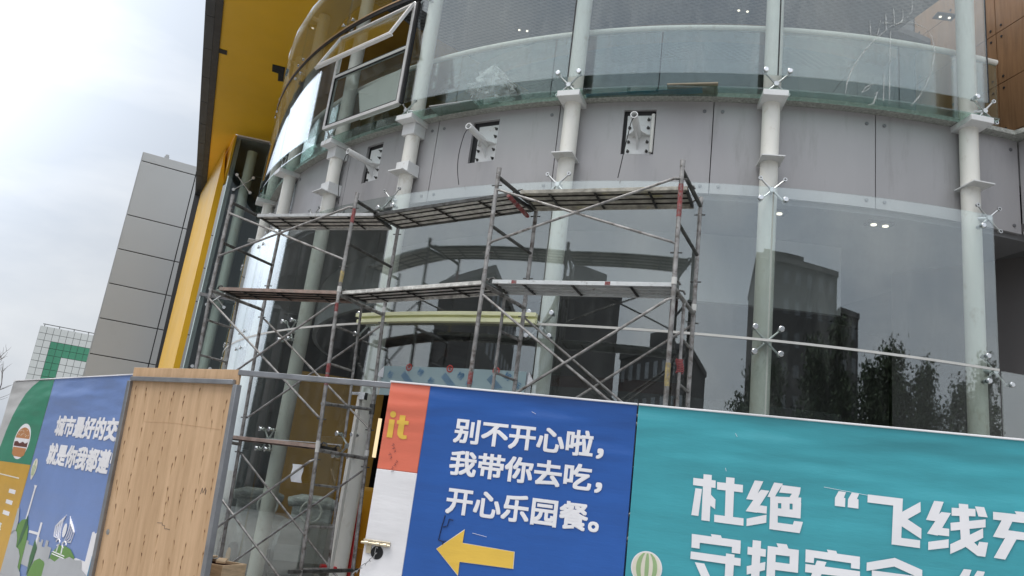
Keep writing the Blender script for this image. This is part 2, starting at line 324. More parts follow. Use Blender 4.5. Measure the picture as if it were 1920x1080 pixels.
    def build(s, name, mat, parent=None, local=False, bev=0, label=None):
        me = bpy.data.meshes.new(name); vs = s.v
        if not local:
            im = root_mat(parent).inverted() if parent else Matrix.Identity(4)
            vs = [im @ (p + Vector((0, 0, E))) for p in vs]
        me.from_pydata([tuple(p) for p in vs], [], s.f); me.polygons.foreach_set('use_smooth', s.sm); me.update()
        import bmesh
        bm = bmesh.new(); bm.from_mesh(me); bmesh.ops.recalc_face_normals(bm, faces=bm.faces)
        bm.to_mesh(me); bm.free(); me.set_sharp_from_angle(angle=rad(38))
        o = bpy.data.objects.new(name, me); COL.objects.link(o); me.materials.append(MATS[mat] if isinstance(mat, str) else mat)
        if parent: o.parent = parent
        if bev:
            b = o.modifiers.new('bevel', 'BEVEL'); b.width = bev; b.segments = 2; b.limit_method = 'ANGLE'; b.angle_limit = rad(50); b.harden_normals = False
        if label: o['label'] = label
        return o
def each(mb, name, mat, parent, local=False, bev=0):
    """one object per loose piece of mb"""
    p = list(range(len(mb.v)))
    def find(i):
        while p[i] != i: p[i] = p[p[i]]; i = p[i]
        return i
    for f in mb.f:
        for k in f[1:]: p[find(k)] = find(f[0])
    groups = {}
    for f, sm in zip(mb.f, mb.sm): groups.setdefault(find(f[0]), []).append((f, sm))
    res = []
    for g_ in groups.values():
        q = MB(); mp_ = {}
        for f, sm in g_:
            for i in f:
                if i not in mp_: mp_[i] = q.addv(mb.v[i])
            q.face([mp_[i] for i in f], sm)
        res.append(q.build(name, mat, parent, local, bev))
    return res
def thing(name, label, cat, loc=(0, 0, -E), rot=(0, 0, 0), group=None):
    o = bpy.data.objects.new(name, None); COL.objects.link(o); o.empty_display_size = 0.2
    o.location = Vector(loc) + Vector((0, 0, E)); o.rotation_euler = rot
    o['label'] = label; o['category'] = cat
    if group: o['group'] = group
    ROOTS[o.name] = Matrix.Translation(o.location) @ Euler(rot).to_matrix().to_4x4()
    return o
def tag(o, label, cat, group=None):
    o['label'] = label; o['category'] = cat
    if group: o['group'] = group
    return o
CX, CY = 2.46483 * 1.6, 11.00392 * 1.6
def cylp(r, ph, z): return Vector((CX + r * sin(rad(ph)), CY - r * cos(rad(ph)), z))
def cax(ph): # tangent (to the right), outward, up
    return Vector((cos(rad(ph)), sin(rad(ph)), 0)), Vector((sin(rad(ph)), -cos(rad(ph)), 0)), Vector((0, 0, 1))
def text_mesh(body, offset, ref=None):
    def mk(b):
        c = bpy.data.curves.new("t", 'FONT'); c.body = b; c.size = 1; c.offset = offset; c.resolution_u = 3
        o = bpy.data.objects.new("t", c); COL.objects.link(o); dg = bpy.context.evaluated_depsgraph_get()
        me = bpy.data.meshes.new_from_object(o.evaluated_get(dg)); bpy.data.objects.remove(o); return me
    me = mk(body); q = mk(ref) if ref else me
    xs = [v.co.x for v in q.vertices]; ys = [v.co.y for v in q.vertices]
    return me, (min(xs), max(xs), min(ys), max(ys))
def lettering(body, box, place, mat, parent, offset=0.02, ref=None, name='lettering', label=None, bold=0.0):
    """place(u, v) gives the local 3D point; box = u0,u1,v0,v1 that the ref string fills"""
    me, (x0, x1, y0, y1) = text_mesh(body, 0.0 if bold else offset, ref)
    u0, u1, v0, v1 = box
    if bold:
        src = [v.co.copy() for v in me.vertices]; fs = [tuple(p.vertices) for p in me.polygons]; vv, ff = [], []
        for k in range(12):
            sx_, sy_ = ((-1, -1), (0, -1), (1, -1), (-1, 0), (1, 0), (-1, 1), (0, 1), (1, 1), (0.5, 0.5), (-0.5, 0.5), (0.5, -0.5), (-0.5, -0.5))[k]; n0 = len(vv)
            vv += [(c.x + bold * sx_, c.y + bold * sy_, 0.0) for c in src]; ff += [tuple(i + n0 for i in f) for f in fs]
        me = bpy.data.meshes.new(name); me.from_pydata(vv, [], ff); me.update(); nv = len(src); x0 -= bold; x1 += bold; y0 -= bold; y1 += bold
    for i, v in enumerate(me.vertices):
        k = i // nv if bold else 0
        v.co = Vector(place(u0 + (v.co.x - x0) / (x1 - x0) * (u1 - u0), v0 + (v.co.y - y0) / (y1 - y0) * (v1 - v0))) + Vector((0, -0.00012 * k, 0))
    me.materials.clear(); me.materials.append(MATS[mat]); me.name = name
    o = bpy.data.objects.new(name, me); COL.objects.link(o); o.parent = parent
    if label: o['label'] = label
    return o
def flat(poly, place, mat, parent, name, t=0.0):
    mb = MB(); mb.prism([place(u, v) for u, v in poly], (0, -0.0008, 0)); return mb.build(name, mat, parent, local=True)
def ell(cx, cy, rx, ry, a0=0, a1=360, n=28): return [(cx + rx * cos(rad(a0 + (a1 - a0) * k / n)), cy + ry * sin(rad(a0 + (a1 - a0) * k / n))) for k in range(n + (0 if a1 - a0 == 360 else 1))]

# ================================================================== SETTING
g = MB(); g.box((0, 0, -E - 0.25), (900, 900, 0.5)); pv = g.build('pavement', 'asphalt'); pv['kind'] = 'structure'

# ================================================================== ROUND BUILDING
BR = 'glass_building'
b = thing('glass_building', 'round glass fronted building with a grey panel band and white steel columns', 'building', (CX, CY, -E))
COLS = [7.18, -7.2, -21.75, -36.5, -47.0, -58.0, -69.0]
JNT = [7.75, -7.1, -21.95, -36.9, -47.6, -58.4, -69.4]
ZG, ZJ0, ZJ, ZL, ZLED, ZU, ZT, ZS = -1.5, 0.44, 1.99, 3.755, 4.97, 5.148, 6.93, 8.17
Rg = 9.6
# slabs and inside
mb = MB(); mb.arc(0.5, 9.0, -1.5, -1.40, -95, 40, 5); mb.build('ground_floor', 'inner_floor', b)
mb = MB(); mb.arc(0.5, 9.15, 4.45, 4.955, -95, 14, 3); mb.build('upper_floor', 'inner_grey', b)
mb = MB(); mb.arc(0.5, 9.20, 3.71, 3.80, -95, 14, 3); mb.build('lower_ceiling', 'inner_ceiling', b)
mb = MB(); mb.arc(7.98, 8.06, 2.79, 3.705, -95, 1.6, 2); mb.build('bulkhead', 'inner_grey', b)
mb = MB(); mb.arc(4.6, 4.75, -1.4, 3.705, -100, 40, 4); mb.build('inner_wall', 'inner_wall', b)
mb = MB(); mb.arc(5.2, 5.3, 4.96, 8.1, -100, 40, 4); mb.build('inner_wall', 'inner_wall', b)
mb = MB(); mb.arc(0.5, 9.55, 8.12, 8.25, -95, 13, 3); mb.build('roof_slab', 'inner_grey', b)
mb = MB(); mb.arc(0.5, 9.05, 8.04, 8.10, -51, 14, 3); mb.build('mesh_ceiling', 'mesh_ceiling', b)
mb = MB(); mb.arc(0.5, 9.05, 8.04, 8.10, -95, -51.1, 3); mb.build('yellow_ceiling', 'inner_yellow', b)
mb = MB(); mb.arc(6.6, 6.9, 7.55, 7.70, -60, 14, 3); mb.build('arc_reflection_ring', 'wood_panel', b)  # ring added in place of the faint orange arcs reflected in the glass
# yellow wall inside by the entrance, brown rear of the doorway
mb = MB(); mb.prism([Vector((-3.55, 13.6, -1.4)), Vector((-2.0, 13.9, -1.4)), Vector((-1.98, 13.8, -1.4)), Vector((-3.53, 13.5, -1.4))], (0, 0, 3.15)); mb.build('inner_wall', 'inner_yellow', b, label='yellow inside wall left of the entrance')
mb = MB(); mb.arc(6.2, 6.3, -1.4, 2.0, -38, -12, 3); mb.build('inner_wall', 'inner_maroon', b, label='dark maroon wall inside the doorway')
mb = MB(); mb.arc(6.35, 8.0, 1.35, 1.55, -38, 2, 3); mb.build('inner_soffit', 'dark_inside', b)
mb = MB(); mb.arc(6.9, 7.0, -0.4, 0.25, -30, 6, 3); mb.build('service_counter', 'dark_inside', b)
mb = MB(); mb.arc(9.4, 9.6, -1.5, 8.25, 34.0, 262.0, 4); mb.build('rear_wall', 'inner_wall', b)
mb = MB(); mb.arc(0.02, 9.4, 3.72, 3.82, 14.1, 263.9, 5); mb.arc(0.02, 9.4, 8.13, 8.23, 40, 264.9, 5); mb.arc(0.02, 6.8, 8.13, 8.23, 14.1, 39.9, 5); mb.arc(0.02, 9.4, -1.49, -1.42, 14.1, 264.9, 5); mb.build('rear_slab', 'inner_wall', b)
# columns
def column(ph, sub):
    T, O, U = cax(ph)
    mb = MB(); mb.path([cylp(9.38, ph, z) for z in (-1.5, 4.1, 8.08)], 0.102, 32); c = mb.build('column', 'white_paint', b)
    cc = lambda r, z: cylp(r, ph, z)
    mb = MB(); mb.box(cc(9.435, 4.925), (0.285, 0.37, 0.075), (T, O, U)); mb.build('bracket', 'white_steel', c, bev=0.005)
    mb = MB(); mb.box(cc(9.445, 4.135), (0.26, 0.33, 0.014), (T, O, U)); mb.build('plate', 'white_steel', c)
    if sub:
        mb = MB(); mb.box(cc(9.38, 4.80), (0.228, 0.228, 0.17), (T, O, U)); mb.build('collar', 'white_steel', c, bev=0.004)
        mb = MB(); mb.box(cc(9.38, 4.225), (0.228, 0.228, 0.16), (T, O, U)); mb.build('collar', 'white_steel', c, bev=0.004)
    if ph < -40:
        mb = MB(); mb.cyl(cc(9.38, 7.95), cc(9.58, 7.95), 0.035, 12); mb.build('arm', 'white_steel', c)
    return c
for i, ph in enumerate(COLS): column(ph, i in (3, 4))
# spider fittings
def spider(ph, z, up=(1, 1), dn=(1, 1), r=9.535, rot=0, colph=None):
    """up/dn: for the two arms (left, right) 1 = button on glass, 0 = bare ring, None = no arm"""
    T, O, U = cax(ph); c = cylp(r, ph, z)
    mb = MB(); h = 0.028
    mb.cyl(c - O * 0.03, c + O * 0.016, 0.03, 14)
    mb.path([cylp(9.44, ph if colph is None else colph, z), c - O * 0.02], [0.038, 0.028], 12)
    arms = []
    for (sx, sz, st) in ((-1, 1, up[0]), (1, 1, up[1]), (-1, -1, dn[0]), (1, -1, dn[1])):
        if st is None: continue
        a = rad(45 + rot); dx, dz = 0.135 * sx, 0.135 * sz
        dx, dz = dx * cos(rad(rot)) - dz * sin(rad(rot)), dx * sin(rad(rot)) + dz * cos(rad(rot))
        e = c + T * dx + U * dz; d = (e - c).normalized()
        mb.path([c + d * 0.02 - O * 0.012, c + d * 0.09 - O * 0.010, e - d * 0.022 - O * 0.004], [0.015, 0.012, 0.010], 8)
        mb.tube(e - O * 0.012, e + O * 0.012, 0.024, 0.013, 14)
        arms.append((e, st))
    sp = mb.build('spider_fitting', 'stainless_dull', b)
    for e, st in arms:
        if st:
            q = MB(); q.cyl(e - O * 0.03, e + O * 0.062, 0.012, 10); q.path([e + O * 0.072, e + O * 0.084, e + O * 0.090], [0.031, 0.031, 0.024], 20); q.path([e + O * 0.038, e + O * 0.050], [0.026, 0.026], 16)
            q.build('button', 'stainless', sp)
for ph, cp in zip(JNT, COLS):
    first, last = ph > 5, ph < -30
    if ph > -30:
        spider(ph, 5.085, (1, 0 if first else 1), (0, 0), colph=cp, rot=0 if not first else 6)
        spider(ph, 3.74, (0, 0), (1, 0 if first else 1), colph=cp)
        spider(ph, ZJ, (1, None if first else 1), (1, 1), colph=cp)
        spider(ph, ZJ0, (1, 1), (1, 1), colph=cp)
        spider(ph, ZT, (1, 1), (1, 1), colph=cp)
    else:
        spider(ph, 5.075, (0, 0), (0, 0), colph=cp, rot=-8)
        spider(ph, 3.74, (0, 0), (1, 1), colph=cp)
        spider(ph, ZJ, (1, 1), (1, 1), colph=cp)
        spider(ph, ZJ0, (1, 1), (1, 1), colph=cp)
        spider(ph, ZT, (1, 1), (1, 1), colph=cp)
# glass panes: bays x rows
EDG = JNT + [-82.0, -97.0]
def pane(p0, p1, z0, z1, mat='pane', name='glass_panel', r=Rg, label=None):
    mb = MB(); mb.arc(r - 0.008, r + 0.008, z0 + 0.008, z1 - 0.008, p0 + 0.055, p1 - 0.055, 0.75); return mb.build(name, mat, b, label=label)
for i in range(len(EDG) - 1):
    p1, p0 = EDG[i], EDG[i + 1]
    if i != 3:      # bay 3 holds the window instead
        pane(p0, p1, ZU, ZT, 'pane_dirty')
    pane(p0, p1, ZT, ZS)
    pane(p0, p1, ZJ, ZL)
    if i == 2:
        door_top = pane(p0, p1, 1.07, ZJ, label='glass over the doorway, its lower edge still under printed protective film')
    else:
        pane(p0, p1, ZJ0, ZJ); pane(p0, p1, ZG, ZJ0)
pane(7.8, 11.9, ZG, ZJ, label='low glass pane right of the last column')
# joint seals
mb = MB(); mb.arc(Rg - 0.006, Rg + 0.011, ZJ - 0.013, ZJ + 0.013, -97, 7.7, 0.75); mb.build('joint_seal', 'white_band', b)
mb = MB(); mb.arc(Rg - 0.004, Rg + 0.009, ZJ0 - 0.006, ZJ0 + 0.006, -97, -37, 0.75); mb.build('joint_seal', 'galv_light', b)
mb = MB(); mb.arc(Rg - 0.006, Rg + 0.013, ZT - 0.045, ZT + 0.03, -97, -38.0, 0.75); mb.build('joint_seal', 'black_rubber', b)
mb = MB(); mb.arc(Rg + 0.012, Rg + 0.024, ZT + 0.022, ZT + 0.036, -97, -33.0, 0.75); mb.build('edge_tape', 'lath_wood', b)
for ph in JNT[:3]:
    mb = MB(); mb.arc(Rg - 0.005, Rg + 0.007, ZU + 0.01, ZS, ph - 0.045, ph + 0.045, 0.5); mb.build('joint_seal', 'black_rubber', b)
# stone edge and glass ledge at the upper floor line
mb = MB(); mb.arc(9.15, 9.385, 4.965, 5.02, -95, 11.95, 1); mb.build('stone_edge', 'stone', b)
mb = MB(); mb.arc(9.39, 9.6, 4.965, 4.985, -95, 8.6, 0.75); mb.build('ledge', 'ledge_glass', b)
# grey fascia panels, three of them cut open for the canopy arms
pj = [11.95, 0.53, -11.2, -23.0, -34.4, -45.8, -57.3, -68.8, -80.3, -95]
STUB = {1: (-16.65, (-17.85, -15.40)), 2: (-29.3, (-30.75, -28.25)), 3: (-42.1, (-43.25, -41.0))}
ZP0, ZP1 = 3.765, 4.962; HZ0, HZ1 = 4.25, 4.85
for i in range(len(pj) - 1):
    p1, p0 = pj[i] - 0.035, pj[i + 1] + 0.035
    mb = MB(); hole = [h for c, h in STUB.values() if p0 < h[0] and h[1] < p1]
    if hole:
        h0, h1 = hole[0]
        mb.arc(9.22, 9.264, ZP0, ZP1, p0, h0, 0.75); mb.arc(9.22, 9.264, ZP0, ZP1, h1, p1, 0.75)
        mb.arc(9.22, 9.264, ZP0, HZ0, h0, h1, 0.75); mb.arc(9.22, 9.264, HZ1, ZP1, h0, h1, 0.75)
    else: mb.arc(9.22, 9.264, ZP0, ZP1, p0, p1, 0.75)
    fp = mb.build('fascia_panel', 'grey_panel', b, label='grey fascia panel with a rectangular hole cut for a pipe arm' if hole else None)
    for q in (p0 + 0.62, p1 - 0.62):
        for z in (ZP1 - 0.13, ZP0 + 0.09):
            c = cylp(9.264, q, z); T, O, U = cax(q); k = MB(); k.path([c, c + O * 0.008, c + O * 0.010], [0.022, 0.022, 0.016], 16); k.build('screw_cap', 'screw_cap', fp)
mb = MB(); mb.arc(9.12, 9.205, 3.84, 4.955, -95, 11.9, 1.5); mb.build('fascia_backing', 'dark_inside', b)
# canopy arm stubs
for k, (ph, (h0, h1)) in STUB.items():
    T, O, U = cax(ph); w = rad(h1 - h0) * 9.25
    mb = MB(); mb.box(cylp(9.215, ph + 0.05, 4.55 - 0.02), (w * 0.80, 0.016, 0.52), (T, O, U)); pl = mb.build('base_plate', 'white_steel', b, bev=0.002, label='white bolted plate of a pipe arm in the fascia cut-out')
    base = cylp(9.22, ph, 4.52); d = (O + U * 0.035).normalized(); end = base + d * 0.50
    mb = MB(); mb.tube(base, end, 0.044, 0.034, 28); tb = mb.build('pipe', 'white_steel', pl)
    mb = MB(); mb.cyl(base + d * 0.40, base + d * 0.401, 0.034, 20); mb.build('pipe_dark', 'black_rubber', pl)
    mb = MB()
    mb.prism([base - U * 0.012 + T * 0.04, base - U * 0.012 + T * 0.15, base - U * 0.012 + O * 0.13 + T * 0.055, base - U * 0.012 + O * 0.17 + T * 0.035], U * 0.012)
    mb.prism([base - U * 0.012 - T * 0.04, base - U * 0.012 - T * 0.15, base - U * 0.012 + O * 0.13 - T * 0.055, base - U * 0.012 + O * 0.17 - T * 0.035], U * 0.012)
    mb.prism([base - U * 0.04 - T * 0.006, base - U * 0.20 - T * 0.006, base - U * 0.045 + O * 0.16 - T * 0.006], T * 0.012)
    each(mb, 'gusset', 'white_steel', pl)
    for sx in (-0.115, 0.115):
        for dz in (-0.225, -0.10, 0.09) + ((0.20,) if sx > 0 else ()):
            c = cylp(9.224, ph, 4.53 + dz) + T * (sx * w / 0.40)
            q = MB(); q.cyl(c, c + O * 0.006, 0.020, 12); q.cyl(c + O * 0.006, c + O * 0.020, 0.015, 6); q.cyl(c + O * 0.02, c + O * 0.045, 0.008, 8); q.build('bolt', 'galv_dark', pl)
    cb = MB(); s0 = end - O * 0.04 - U * 0.03; sgn = -1
    pts = [s0 + O * (-0.0) , s0 + O * 0.045 - U * 0.03 - T * 0.012]
    for j in range(1, 12):
        f = j / 11; pts.append(end + O * (0.01 - 0.05 * f) - U * (0.05 + 0.74 * f) - T * (0.02 + (0.07 if k != 1 else 0.03) * sin(f * 2.9) + (0.0 if k != 1 else 0.10 * f * f)))
    cb.path(pts, 0.0055, 6); cb.build('cable', 'black_rubber', pl)
    if k == 1:
        mb = MB(); mb.path([cylp(9.27, h1 - 0.2, z) for z in (4.27, 4.45, 4.62, 4.78)], 0.022, 12); mb.build('conduit', 'white_band', pl)
# upper balustrade
bj = [10.9, 2.63, -6.4, -15.46, -24.25, -33.4, -42.5, -51.5, -60.5, -70, -80]
for i in range(len(bj) - 1):
    mb = MB(); mb.arc(9.165, 9.181, 5.03, 6.03, bj[i + 1] + 0.04, bj[i] - 0.04, 1); mb.build('balustrade_panel', 'balustrade_glass', b)
mb = MB(); mb.path([cylp(9.173, p, 6.055) for p in [10.9 - 1.0 * k for k in range(92)]], 0.038, 14); mb.build('handrail', 'white_paint', b)
# downlights
def downlight(p, z, two=(0.13, 0.0)):
    p = Vector((p[0], p[1], z)); mb = MB(); mb.box(p, (0.30, 0.16, 0.02)); dl = mb.build('downlight', 'dark_inside', b)
    q = MB()
    for s in (-1, 1): q.cyl(p + Vector((s * 0.07, 0, -0.011)), p + Vector((s * 0.07, 0, -0.022)), 0.034 if z < 5 else 0.020, 14)
    each(q, 'lamp', 'lamp_glow', dl)
for p in ((4.21, 8.615), (2.96, 8.65), (-2.37, 11.21)): downlight(p, 3.695)
for p in ((-4.22, 12.96), (3.11, 10.87), (-0.38, 12.18), (6.1, 10.4)): downlight(p, 8.03)
# entrance header, door jamb, patch fitting
mb = MB(); mb.arc(9.62, 9.70, 2.055, 2.10, -37.4, -22.05, 1); mb.arc(9.62, 9.70, 1.975, 2.02, -37.2, -22.05, 1); mb.arc(9.62, 9.65, 2.022, 2.053, -37.2, -22.05, 1)
mb.build('door_header', 'lintel_paint', b, bev=0.003)
T, O, U = cax(-36.2)
mb = MB(); mb.box(cylp(9.6, -36.0, -0.21), (0.05, 0.05, 2.55), cax(-36.0)); mb.build('door_jamb', 'white_paint', b, bev=0.003)
mb = MB(); mb.box(cylp(9.62, -35.6, 1.05), (0.10, 0.06, 0.09), cax(-35.6)); mb.box(cylp(9.62, -36.4, 1.08), (0.16, 0.03, 0.035), cax(-36.4)); each(mb, 'patch_fitting', 'stainless', b, False, 0.004)
mb = MB(); mb.box((-1.545, 10.79, 0.63), (0.045, 0.03, 0.52)); mb.build('light_strip', 'strip_glow', b, label='warm vertical light strip inside the doorway')
mb = MB(); mb.box((-1.635, 10.24, 0.62), (0.05, 0.02, 0.5)); mb.build('door_trim', 'lath_wood', b)
# printed film on the glass over the door
mb = MB(); mb.arc(9.610, 9.614, 1.08, 1.435, -34.1, -22.4, 0.75); fm = mb.build('protective_film', 'film', door_top)
def onglass(ph, z, s, body, mat, off=0.03, rot=0):
    T, O, U = cax(ph); im = root_mat(b).inverted(); c = cylp(9.619, ph, z)
    def pl(u, v):
        a = rad(rot); return im @ (c + T * (u * cos(a) - v * sin(a)) + U * (u * sin(a) + v * cos(a)) + Vector((0, 0, E)))
    return lettering(body, (-s / 2, s / 2, -s / 2, s / 2), pl, mat, door_top, 0.0)
for ph, z, ch in ((-33.3, 1.33, '标'), (-30.6, 1.37, '榜'), (-29.6, 1.27, '标'), (-27.25, 1.35, '榜'), (-26.5, 1.27, '标'), (-23.7, 1.37, '榜'), (-22.95, 1.28, '标')):
    onglass(ph, z, 0.085, ch, 'v_filmblue', 0.035, -30)
for ph in (-31.7, -28.2, -24.6):
    T, O, U = cax(ph); c = cylp(9.616, ph, 1.425); q = MB(); q.tube(c, c + O * 0.002, 0.045, 0.030, 20); q.cyl(c, c + O * 0.002, 0.015, 12); q.build('film_mark', 'v_filmred', door_top)
    q = MB()
    for j in range(5):
        a = rad(-42); d = T * cos(a) + U * sin(a); n = -T * sin(a) + U * cos(a); c2 = cylp(9.617, ph + 0.15, 1.30) - n * (0.016 * j)
        q.bar(c2 - d * 0.11, c2 + d * (0.10 - 0.012 * j), 0.0015, 0.006, n)
    q.build('film_mark', 'v_filmblue', door_top)
for ph, s in ((-34.0, -1), (-22.2, 1)):
    T, O, U = cax(ph); c = cylp(9.62, ph, 1.36); q = MB(); q.prism([c + U * 0.075, c - U * 0.07 - T * 0.05 * s * 0.2, c - U * 0.05 + T * 0.085 * s + O * 0.03], O * 0.002); q.build('loose_film_corner', 'paper', door_top)
DOODLE = [[(-2.543, 4.975), (-2.44, 5.13), (-2.157, 5.29), (-1.674, 5.457), (-1.02, 5.629), (-0.355, 5.771), (0.657, 5.957), (1.426, 6.022), (2.201, 6.041), (3.065, 5.992), (3.577, 5.879), (3.765, 5.693), (3.531, 5.465), (3.077, 5.234), (2.553, 5.065), (1.955, 4.927)], [(-0.893, 5.984), (-0.823, 5.792), (-0.355, 5.797), (-0.103, 6.018)], [(0.236, 6.108), (0.267, 5.882)], [(0.8, 6.187), (0.861, 5.962)], [(-0.356, 5.964), (0.862, 6.001)], [(1.435, 6.204), (1.516, 6.109), (1.341, 6.023)], [(2.224, 6.358), (2.125, 6.191), (1.6, 6.063), (0.998, 5.981)], [(0.571, 5.89), (0.509, 5.413), (0.465, 4.919)], [(0.108, 5.279), (0.055, 4.94)], [(-1.413, 5.028), (-1.171, 5.095), (-0.649, 5.153), (-1.008, 5.068), (-1.413, 5.028)], [(-0.599, 5.016), (-0.354, 5.052), (-0.647, 4.893), (-1.036, 4.869)]]
for ln_ in DOODLE:
    q = MB(); q.path([cylp(9.611, p, z) for p, z in ln_], [0.005 + 0.004 * abs(sin(2.1 * k)) for k in range(len(ln_))], 6); q.build('chalk_mark', 'chalk', b)
# right-hand return: grey corner, timber wall above, dark recess below
C0 = cylp(9.264, 11.95, 0)
rd = Vector((0.42, -0.91, 0)).normalized(); rn = Vector((0.91, 0.42, 0))
c0 = Vector((C0.x + 0.015, C0.y, 0))
mb = MB(); mb.hexa([c0 + U * ZP0, c0 + rd * 1.6 + U * ZP0, c0 + rd * 1.6 + rn * 0.05 + U * ZP0, c0 + rn * 0.05 + U * ZP0, c0 + U * ZP1, c0 + rd * 1.6 + U * ZP1, c0 + rd * 1.6 + rn * 0.05 + U * ZP1, c0 + rn * 0.05 + U * ZP1])
fp = mb.build('fascia_panel', 'grey_panel', b, label='grey panel returning forward past the corner')
for z in (ZP1 - 0.13, ZP0 + 0.09):
    c = c0 + rd * 0.12 + U * z; k = MB(); k.cyl(c, c - rn * 0.009, 0.022, 14); k.build('screw_cap', 'screw_cap', fp)
mb = MB(); mb.hexa([c0 - rn * 0.2 + U * 4.970 + rd * 0.0, c0 + rd * 1.6 - rn * 0.02 + U * 4.970, c0 + rd * 1.6 + rn * 0.6 + U * 4.970, c0 + rn * 0.6 - rd * 0.5 + U * 4.970,
                    c0 - rn * 0.2 + U * 5.026, c0 + rd * 1.6 - rn * 0.02 + U * 5.026, c0 + rd * 1.6 + rn * 0.6 + U * 5.026, c0 + rn * 0.6 - rd * 0.5 + U * 5.026]); mb.build('stone_edge', 'stone', b)
wl = lambda y: Vector((6.646 + 0.2308 * (9.99 - y), y, 0)); wn = Vector((0.974, 0.225, 0))
ys = [11.6, 10.72, 10.02, 9.30, 8.6, 7.9, 7.2]; zs = [5.025, 5.86, 6.70, 7.55, 8.4, 9.25, 10.1, 10.95]
for i in range(len(ys) - 1):
    for j in range(len(zs) - 1):
        A, B = wl(ys[i] - 0.006), wl(ys[i + 1] + 0.006); z0, z1 = zs[j] + 0.006, zs[j + 1] - 0.006
        mb = MB(); mb.hexa([A + U * z0, B + U * z0, B + wn * 0.03 + U * z0, A + wn * 0.03 + U * z0, A + U * z1, B + U * z1, B + wn * 0.03 + U * z1, A + wn * 0.03 + U * z1])
        wp = mb.build('timber_panel', 'wood_panel', b)
        q = MB()
        for Q in (A + (B - A) * 0.12, A + (B - A) * 0.88):
            for z in (z0 + 0.09, z1 - 0.09): q.cyl(Q + U * z, Q + U * z - wn * 0.008, 0.018, 10)
        each(q, 'screw_cap', 'black_metal', wp)
A, B = wl(11.7), wl(7.1); mb = MB(); mb.hexa([A + wn * 0.035 + U * 4.96, B + wn * 0.035 + U * 4.96, B + wn * 0.2 + U * 4.96, A + wn * 0.2 + U * 4.96, A + wn * 0.035 + U * 11, B + wn * 0.035 + U * 11, B + wn * 0.2 + U * 11, A + wn * 0.2 + U * 11]); mb.build('timber_backing', 'black_metal', b)
mb = MB(); mb.prism([(6.27, 11.62, 4.97), (2.6, 13.2, 4.97), (2.6, 13.3, 4.97), (6.27, 11.72, 4.97)], (0, 0, 6.0)); mb.build('inner_wall', 'inner_wall', b)
d0 = Vector((5.2, 10.3, 0)); d1 = Vector((8.5, 6.6, 0)); dn = Vector((0.746, 0.666, 0))
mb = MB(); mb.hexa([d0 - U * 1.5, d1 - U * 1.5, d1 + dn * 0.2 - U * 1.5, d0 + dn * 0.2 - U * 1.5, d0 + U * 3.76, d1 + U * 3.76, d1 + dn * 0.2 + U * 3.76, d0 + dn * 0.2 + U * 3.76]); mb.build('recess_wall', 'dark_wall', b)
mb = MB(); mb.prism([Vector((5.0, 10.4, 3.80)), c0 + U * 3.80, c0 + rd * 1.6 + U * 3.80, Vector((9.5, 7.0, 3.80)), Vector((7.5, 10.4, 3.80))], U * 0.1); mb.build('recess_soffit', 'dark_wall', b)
# flat glazed wall at the left, behind the canopy, with its own column
wA, wB = Vector((-7.47, 18.62, 0)), Vector((-4.3, 19.3, 0)); wd = (wB - wA).normalized(); wo = Vector((wd.y, -wd.x, 0))
mb = MB(); mb.hexa([wA - U * 1.5, wB - U * 1.5, wB - wo * 0.015 - U * 1.5, wA - wo * 0.015 - U * 1.5, wA + U * 8.16, wB + U * 8.16, wB - wo * 0.015 + U * 8.16, wA - wo * 0.015 + U * 8.16]); mb.build('glass_panel', 'pane_clear', b, label='flat glass wall between the yellow post and the round front')
vr = Vector((wA.x, wA.y, 0)).normalized(); iw = wA + vr * 2.6 + vr.cross(U) * 0.04
mb = MB(); mb.hexa([iw - U * 1.5, wB - wo * 2.5 - U * 1.5, wB - wo * 2.7 - U * 1.5, iw + vr * 0.2 - U * 1.5, iw + U * 8.1, wB - wo * 2.5 + U * 8.1, wB - wo * 2.7 + U * 8.1, iw + vr * 0.2 + U * 8.1]); mb.build('inner_wall', 'inner_grey', b)
vr = Vector((wA.x, wA.y, 0)).normalized(); vs_ = vr.cross(U)
mb = MB(); mb.prism([wA + U * 8.1, wB + U * 8.1, wB - wo * 3 + U * 8.1, wA + vr * 3 + U * 8.1], U * 0.1); mb.prism([wA + vr * 0.03 + vs_ * 0.03 - U * 1.5, wA + vr * 0.03 + vs_ * 0.12 - U * 1.5, wA + vr * 3.2 + vs_ * 0.12 - U * 1.5, wA + vr * 3.2 + vs_ * 0.03 - U * 1.5], U * 9.6); mb.build('side_room', 'inner_grey', b)
pc = wA + wd * 0.42 - wo * 0.28
mb = MB(); mb.path([pc - U * 1.5, pc + U * 7.9], 0.125, 24); lc = mb.build('column', 'white_paint', b, label='white column behind the flat glass beside the yellow post')
for z in (3.9, 1.99, 6.9):
    c = pc + wo * 0.30 + U * z; mb = MB(); mb.cyl(pc + U * z, c, 0.03, 10)
    for sx in (-1, 1):
        for sz in (-1, 1):
            e = c + wd * 0.2 * sx + U * 0.2 * sz; mb.path([c, e], 0.014, 8); mb.cyl(e, e + wo * 0.04, 0.04, 12)
    mb.build('spider_fitting', 'stainless_dull', b)
mb = MB(); mb.bar(wA + wd * 1.25 + wo * 0.06 - U * 1.5, wA + wd * 1.25 + wo * 0.06 + U * 8.1, 0.10, 0.12, wo); mb.build('black_mullion', 'black_metal', b)
mb = MB(); mb.hexa([wA + wo * 0.01 + U * 3.9, wB + wo * 0.01 + U * 3.9, wB - wo * 0.5 + U * 3.9, wA - wo * 0.5 + U * 3.9, wA + wo * 0.01 + U * 3.98, wB + wo * 0.01 + U * 3.98, wB - wo * 0.5 + U * 3.98, wA - wo * 0.5 + U * 3.98]); mb.build('floor_edge', 'inner_grey', b)
